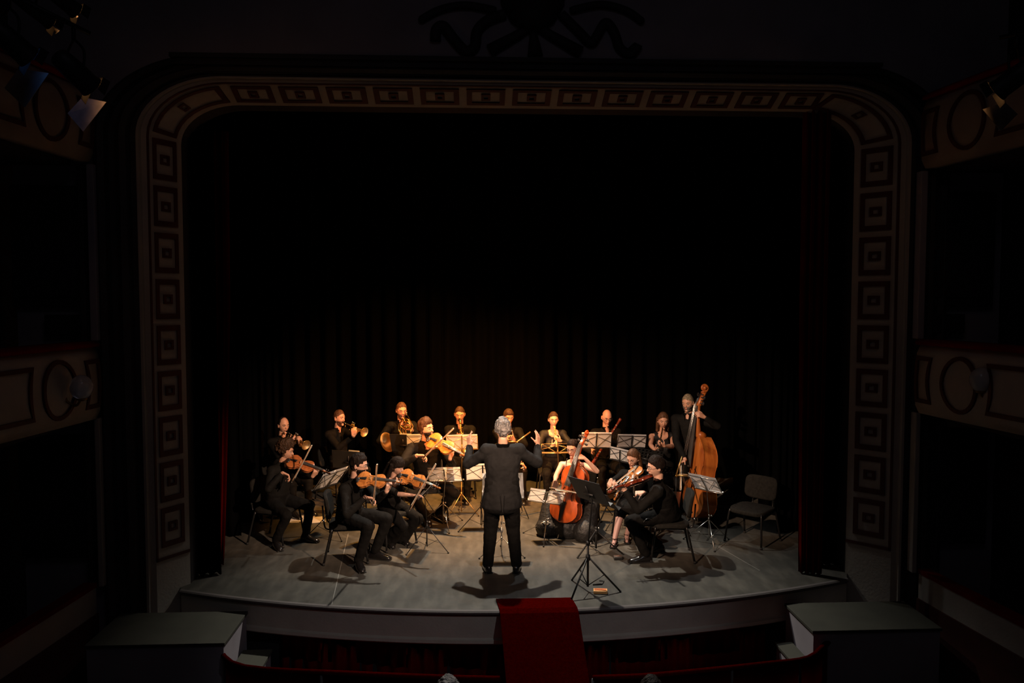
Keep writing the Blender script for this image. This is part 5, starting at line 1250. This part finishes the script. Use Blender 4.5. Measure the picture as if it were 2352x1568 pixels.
# --- audience, only the crowns of the heads reach into the picture
for k, (px, Y, col, lab, lab2) in enumerate([(1030, 5.7, 'hair_grey', 'grey-haired person in the stalls at the bottom edge, left of the carpet', 'theatre seat of the grey-haired person in the stalls'), (1497, 5.85, 'hair_dark', 'dark-haired person in the stalls at the bottom edge, right of the carpet', 'theatre seat of the dark-haired person in the stalls')]):
    top = at(px, 1555, Y); x = top.x; hz = top.z-.135
    FL = -0.9; base = V((x, Y-.1, FL))
    r = thing('person', base, lab, 'person')
    f = V((0, 1, 0)); C_ = V((x, Y-.04, hz-.235)); H_ = V((x, Y-.10, FL+.52))
    bm = bmesh.new(); a = V((1, 0, 0)); b = V((0, 1, 0))
    eloft(bm, [(H_, a*.16, b*.12), (H_.lerp(C_, .5), a*.15, b*.11), (H_.lerp(C_, .8), a*.17, b*.11), (C_, a*.12, b*.08)])
    rcone(bm, C_, C_+UP*.13, .056, .052)
    add_head(bm, V((x, Y, hz)), f, -a, UP, 1.0, False)
    for sx in (-1, 1):
        S_ = C_+a*sx*.17-UP*.03; E_ = S_+V((sx*.05, .08, -.27)); W_ = V((x+sx*.10, Y+.26, FL+.62)); rcone(bm, C_, S_, .07, .058); rcone(bm, S_, E_, .05, .038); rcone(bm, E_, W_, .038, .025)
        add_hand(bm, W_, V((0, 1, -.1)), -UP, 'R' if sx > 0 else 'L')
        K_ = V((x+sx*.13, Y+.32, FL+.52)); rcone(bm, H_+a*sx*.09, K_, .08, .055); rcone(bm, K_, V((x+sx*.13, Y+.36, FL+.08)), .055, .035); rcone(bm, V((x+sx*.13, Y+.36, FL+.045)), V((x+sx*.13, Y+.50, FL+.035)), .04, .03)
    setmesh('body', solidify_union(bm, .009, 2, deci=.4), M['skin'], r)
    hair_shell(V((x, Y, hz)), f, -a, UP, 1.0, False, hairfn('full'), r, M[col], None, .010, disp=.015)
    bm = bmesh.new(); eloft(bm, [(H_-UP*.03, a*.175, b*.13), (H_.lerp(C_, .5), a*.165, b*.125), (H_.lerp(C_, .8), a*.185, b*.12), (C_, a*.13, b*.09)])
    for sx in (-1, 1):
        S_ = C_+a*sx*.17-UP*.03; E_ = S_+V((sx*.05, .08, -.27)); W_ = V((x+sx*.10, Y+.26, FL+.62)); rcone(bm, C_, S_, .085, .07); rcone(bm, S_, E_, .066, .054); rcone(bm, E_, E_.lerp(W_, .85), .054, .038)
    setmesh('jacket', solidify_union(bm, .012, 2, .012, CLOUD), M['shirt'], r)
    bm = bmesh.new()
    for sx in (-1, 1):
        K_ = V((x+sx*.13, Y+.32, FL+.52)); rcone(bm, H_+a*sx*.09, K_, .095, .07); rcone(bm, K_, V((x+sx*.13, Y+.36, FL+.10)), .066, .055)
    setmesh('trousers', solidify_union(bm, .012, 2, .012, CLOUD), M['trouser'], r)
    r = thing('theatre_seat', V((x, Y-.15, FL)), lab2, 'seat')
    bm = bmesh.new(); box(bm, V((x, Y-.02, FL+.39)), (.48, .46, .09), None, .03, 3); bmobj('seat', bm, M['red_velvet'], r, True)
    bm = bmesh.new(); box(bm, V((x, Y-.30, FL+.62)), (.48, .08, .50), None, .03, 3); bmobj('backrest', bm, M['red_velvet'], r, True)
    for sx in (-1, 1):
        bm = bmesh.new(); box(bm, V((x+sx*.27, Y-.08, FL+.30)), (.04, .42, .60), None, .01); bmobj('side_frame', bm, M['plaster_dark'], r)

# ================================================================== CHAIRS
BR = 'back row chairs'
def chair_at(p, a, label, back=.0, group=None):
    c = V((p['H'].x, p['H'].y, 0))-facing(a)*back
    return chair_xy(c, a, label, group)
def chair_xy(c, a, label, group=None):
    global on
    f0 = on; on = lambda px, py, z=0: V((c.x, c.y, 0))
    r = chair(0, 0, a, label, group=group); on = f0; return r
chair_at(p10, 72, 'black padded chair under the curly-haired violinist at far left', .0)
chair_at(p11, 95, 'black padded chair under the bearded violinist in the left foreground', .0)
chair_at(p12, 48, 'black padded chair under the woman with the dark fringe', .0)
chair_at(p13, 8, 'black padded chair under the viola player', .0)
chair_at(p14, -20, 'black padded chair under the cellist, its back showing behind her shoulder', .03)
chair_at(p15, -30, 'black padded chair under the chestnut-haired violinist', .0)
chair_at(p16, -98, 'black padded chair under the man seen from behind in the right foreground', .02)
for p, a, lab in ((w1, 48, 'black chair under the balding trumpet player'), (w2, 50, 'black chair under the reddish-haired trumpet player'), (w3, 10, 'black chair under the bearded horn player'), (w4, 0, 'black chair under the saxophone player'), (w5, 5, 'black chair under the clarinet player behind the conductor'), (w6, 0, 'black chair under the woman with the golden wind instrument'), (w7, 0, 'black chair under the bald bassoon player'), (w8, -4, 'black chair under the oboe player')):
    chair_at(p, a, lab)
chair(1727, 1243, -48, 'empty dark grey padded chair with metal legs at the right of the stage')

# ================================================================== MUSIC STANDS
S = {}
def mk(key, bpx, dpx, dY, az, tilt, w, h, kind, label, pages=None, plabel=None, **k):
    b = on(*bpx); d = at(dpx[0], dpx[1], b.y+dY)
    st = music_stand(b, d, az, tilt, w, h, kind, label, **k)
    if pages: sheets(st, plabel, pages)
    return st
mk('s1', (757, 1232), (761, 1101), .0, -118, 40, .52, .31, 'wire', 'black folding music stand between the two left violinists', [(-.25, 0, 'paper'), (.0, .25, 'paper')], 'white music sheets seen edge-on between the two left violinists', legaz=70, legr=.30)
mk('s2', (926, 1172), (927, 1017), .0, 165, 20, .40, .28, 'solid', 'black solid music stand in front of the horn player', [(-.13, .05, 'paper')], 'music sheet peeking over the black stand of the horn player', legaz=90)
mk('s3', (803, 1178), (801, 1056), .0, 172, 22, .48, .30, 'solid', 'black solid music stand in front of the reddish-haired trumpeter', [(-.16, .0, 'paper')], 'music sheet peeking over the stand of the reddish-haired trumpeter', legaz=90, roll=4)
mk('s4', (968, 1180), (970, 1017), .0, 180, 16, .46, .25, 'wire', 'black folding music stand behind the viola player', [(-.22, 0, 'paper'), (.0, .22, 'paper')], 'pale music sheets partly hidden behind the viola player', legaz=90)
mk('s5', (1060, 1182), (1061, 1016), .0, 180, 16, .46, .22, 'wire', 'folding music stand in front of the saxophone player', [(-.22, 0, 'paper'), (.0, .22, 'paper')], 'pinkish-white music sheets in front of the saxophone player', legaz=100, metal='stand_gold_lit', roll=-1)
mk('s6', (1018, 1208), (1021, 1091), .0, 176, 35, .46, .25, 'wire', 'chrome folding music stand in front of the viola player', [(-.22, 0.005, 'paper'), (.005, .22, 'paper_grey')], 'open music on the chrome stand before the viola player, one page toned grey as if in shadow', legaz=-75, metal='stand_chrome', legr=.36, roll=-2)
mk('s7', (1105, 1214), (1109, 1085), .0, 180, 25, .47, .25, 'wire', 'black folding music stand to the left of the conductor', [(-.22, 0, 'paper'), (.0, .22, 'paper')], 'bright white music sheets just left of the conductor', legaz=205, legr=.33, roll=-2)
mk('s8', (981, 1264), (986, 1124), .0, -100, 44, .44, .25, 'wire', 'black tripod music stand seen edge-on beside the woman with the fringe', [(-.21, 0, 'paper_grey'), (.0, .21, 'paper_grey')], 'grey music sheets seen edge-on beside the woman with the fringe', legaz=-25, legr=.29)
mk('s9', (1285, 1196), (1281, 1029), .0, 180, 14, .47, .15, 'wire', 'empty gold-lit wire music stand behind the cellist', metal='stand_gold_lit', legaz=90)
mk('s10', (1367, 1178), (1370, 1012), .0, 180, 18, .44, .24, 'wire', 'folding music stand in front of the bassoon player', [(-.215, 0.02, 'paper'), (.02, .215, 'paper')], 'pale music sheets in front of the bald bassoon player', legaz=90, roll=1)
mk('s11', (1452, 1182), (1451, 1014), .0, 180, 18, .42, .20, 'wire', 'folding music stand between the bassoon and oboe players', [(-.205, -.03, 'paper'), (-.03, .205, 'paper_grey')], 'open music with a peach left page, between the bassoon and oboe players', legaz=90, roll=2)
mk('s12', (1426, 1212), (1424, 1046), .0, 150, 26, .30, .20, 'wire', 'small folding music stand behind the chestnut-haired woman', [(-.14, 0.0, 'paper'), (0, .14, 'paper')], 'small white sheets left of the chestnut-haired woman\'s head', legaz=90, roll=10)
mk('s13', (1487, 1207), (1487, 1049), .0, 172, 22, .40, .24, 'perforated', 'black perforated music stand between the two heads on the right', legaz=90, roll=9)
mk('s14', (1254, 1236), (1255, 1142), -.1, 172, 38, .46, .23, 'wire', 'chrome folding music stand standing low before the cellist', [(-.22, -.02, 'paper'), (.03, .22, 'paper')], 'shaded music sheets on the low stand before the cellist', legaz=-100, metal='stand_chrome', legr=.36, roll=11, hub=.22)
mk('s15', (1350, 1357), (1352, 1127), .0, 125, 32, .48, .30, 'solid', 'black solid music stand in the foreground, right of the conductor', legaz=-128, legr=.34, hub=.36)
mk('s16', (1369, 1268), (1385, 1146), .0, 115, 40, .42, .26, 'solid', 'black solid music stand behind the foreground one, near the cellist', legaz=-140, legr=.33, hub=.26)
mk('s17', (1628, 1248), (1618, 1111), .0, 127, 38, .44, .26, 'wire', 'chrome folding music stand in front of the double bass', [(-.21, 0, 'paper'), (.0, .21, 'paper')], 'slanting white music sheets in front of the double bass', metal='stand_chrome', legaz=-95, legr=.33)
mk('s18', (1152, 1273), (1155, 1117), -.05, 0, 38, .50, .32, 'wire', 'conductor\'s stand with chrome legs, mostly hidden behind him', [(-.245, 0, 'paper'), (.0, .245, 'paper')], 'white score on the stand hidden by the conductor', metal='stand_chrome', legaz=-30, legr=.31, hub=.2)
# small folded stand arms, gold light painted in, by clarinet player and bass
for lab, pts in (('thin gold-lit folded stand desk to the right of the conductor\'s head', [(1166, 1006, 11.0), (1168, 1014, 11.0), (1188, 1014, 11.0), (1218, 992, 11.15)]), ('thin gold-lit folded stand desk left of the double bass', [(1567, 1048, 10.1), (1553, 1091, 10.1), (1584, 1093, 10.05)])):
    P3 = [at(*q) for q in pts]; r = thing('folded_stand', V((P3[1].x, P3[1].y, 0)), lab, 'music stand')
    b = bmesh.new()
    for a_, c_ in zip(P3, P3[1:]): tube(b, [a_, c_], .011, 6)
    bmobj('desk_arm', b, M['stand_gold_lit'], r, True)
    q = P3[2] if 'right' in lab else P3[1]
    b = bmesh.new(); tube(b, [q, V((q.x, q.y, .35))], .006, 6)
    bmobj('pole', b, M['stand_black'], r, True)
    for k in range(3):
        t = 1.2+2.1*k; b = bmesh.new(); tube(b, [V((q.x, q.y, .36)), V((q.x+.24*math.cos(t), q.y+.24*math.sin(t), .01))], .006, 6); bmobj('leg', b, M['stand_black'], r, True)
    b = bmesh.new(); ellip(b, q-UP*.01, (.016, .016, .016), seg=10, rings=6); bmobj('knob', b, M['brass'], r, True)

# ================================================================== SMALL THINGS ON THE FLOOR
c = on(1379, 1361); r = thing('card_box', c, 'small orange box lying on the floor beside the foreground stand', 'box')
RM = Matrix.Rotation(-.12, 3, 'Z')
bm = bmesh.new(); box(bm, c+V((0, 0, .018)), (.145, .085, .030), RM, .004); bmobj('box', bm, M['orange_pale'], r)
bm = bmesh.new(); box(bm, c+V((.0, .004, .0355)), (.12, .05, .004), RM, .001); bmobj('cover', bm, M['orange'], r)
c = on(1376, 1343); r = thing('stand_clip', c, 'small black clip lying by the foot of the foreground stand', 'clip')
bm = bmesh.new(); box(bm, c+V((-.02, 0, .008)), (.10, .012, .014), Matrix.Rotation(.1, 3, 'Z'), .003); tube(bm, [c+V((.03, 0, .006)), c+V((.07, .10, .006)), c+V((.02, .11, .006))], .005, 6); bmobj('clip', bm, M['carton'], r, True)
c = on(1419, 1284); r = thing('rosin_case', c, 'small grey and black case on the floor by the sandalled foot', 'case')
bm = bmesh.new(); box(bm, c+V((0, 0, .014)), (.10, .07, .026), None, .006); bmobj('base', bm, M['carton'], r)
bm = bmesh.new(); box(bm, c+V((0, 0, .034)), (.095, .065, .014), None, .005); bmobj('lid', bm, M['stand_chrome'], r)
for k, (px, py, a) in enumerate(((672, 1194, .1), (698, 1192, -.2), (728, 1195, .3))):
    c = on(px, py); bm = bmesh.new(); box(bm, c+V((0, 0, .003+.004*k)), (.21, .297, .0025), Matrix.Rotation(a, 3, 'Z'))
    tag(bmobj('paper_sheet', bm, M['paper']), ['white paper sheet on the floor, left one behind the curly-haired violinist', 'middle white paper sheet on the floor behind the curly-haired violinist', 'white paper sheet on the floor, nearest the stand of the left violinists'][k], 'paper')

# ================================================================== LANTERNS
def lantern(c, target, label, lens, plate, size=.1, flap=.12):
    """plate: four world corners of the wide open barn door"""
    c = V(c); Z = (V(target)-c).normalized(); x, y, z = frame(Z, V((1, 0, 0)))
    r = thing('stage_lantern', c, label, 'spotlight')
    bm = bmesh.new(); lathe(bm, c-Z*.30, Z, [(0, size*.6), (.02, size*.85), (.16, size), (.28, size), (.30, size*1.08), (.32, size*1.08)], 20, cap=False); lathe(bm, c-Z*.30, Z, [(0, size*.6), (.004, size*.3)], 20); bmobj('housing', bm, M['lantern'], r, True)
    bm = bmesh.new(); lathe(bm, c-Z*.02, Z, [(0, size*.98), (.008, size*.9), (.014, size*.5)], 20); bmobj('lens', bm, M[lens], r, True)
    P4 = [V(p) for p in plate]; n_ = (P4[1]-P4[0]).cross(P4[2]-P4[0]).normalized()*.003
    bm = bmesh.new(); loft(bm, [P4, [p_+n_ for p_ in P4]]); bmobj('barn_door', bm, M['flap'], r)
    s_ = size*1.08
    for k, (d, t) in enumerate(((x, y), (-x, -y), (-y, x))):
        o = math.radians(8); out = Z*math.cos(o)+d*math.sin(o); h = c+Z*.02+d*s_
        a = [h-t*s_*.8, h+t*s_*.8, h+out*flap*.5+t*s_*.9, h+out*flap*.5-t*s_*.9]; q_ = out.cross(t).normalized()*.003
        bm = bmesh.new(); loft(bm, [a, [p_+q_ for p_ in a]]); bmobj('barn_door', bm, M['lantern'], r)
    for sx in (-1, 1):
        bm = bmesh.new(); tube(bm, smooth3([c-Z*.14+x*sx*size*1.05, c-Z*.14+x*sx*size*1.15+UP*.12, c-Z*.14+UP*.24]), .010, 6); bmobj('yoke', bm, M['lantern'], r, True)
    bm = bmesh.new(); tube(bm, [c-Z*.14+UP*.23, c-Z*.14+UP*.34], .016, 8); bmobj('hook_clamp', bm, M['lantern'], r, True)
    return c-Z*.14+UP*.34
tgt = V((.3, 11.5, .6))
h1 = lantern(at(206, 196, 6.28), tgt, 'stage lantern at the upper left with an orange-lit barn door', 'lens_amber', [at(189, 223, 6.62), at(244, 234, 6.52), at(191, 302, 6.56), at(155, 260, 6.62)], .085)
h2 = lantern(at(62, 128, 6.10), tgt, 'stage lantern at the far upper left with a blue-lit barn door', 'lens_blue', [at(42, 157, 6.48), at(112, 168, 6.36), at(57, 247, 6.42), at(10, 202, 6.48)], .085)
h3 = lantern(at(170, 22, 6.25), V((.5, 12, 2.0)), 'small stage lantern near the top left corner with a gold-lit flap', 'lens_amber', [at(136, 8, 6.42), at(152, 14, 6.40), at(180, 38, 6.34), at(168, 46, 6.34)], .06)
h4 = lantern(at(112, 50, 6.3), V((.5, 12, 2.0)), 'small stage lantern below the top left one with a dim gold flap', 'lens_amber', [at(98, 48, 6.50), at(110, 54, 6.50), at(137, 70, 6.44), at(128, 78, 6.44)], .05)
h5 = lantern(at(2294, 206, 6.30), V((.3, 11.5, .6)), 'stage lantern at the right edge with an amber-lit barn door', 'lens_amber', [at(2257, 251, 6.56), at(2308, 234, 6.62), at(2338, 262, 6.66), at(2299, 301, 6.60)], .085)
for hs, lab in (((h1, h2), 'black lighting bar on the left upper box front'), ((h3, h4), 'black lighting bar near the top left corner'), ((h5,), 'black lighting bar on the right upper box front')):
    a = hs[0]; b2 = hs[-1] if len(hs) > 1 else hs[0]+V((.35, -.4, 0)); d = (b2-a).normalized()
    bm = bmesh.new(); tube(bm, [a-d*.12, b2+d*.25], .018, 10); tag(bmobj('lighting_bar', bm, M['lantern'], None, True), lab, 'lighting bar')
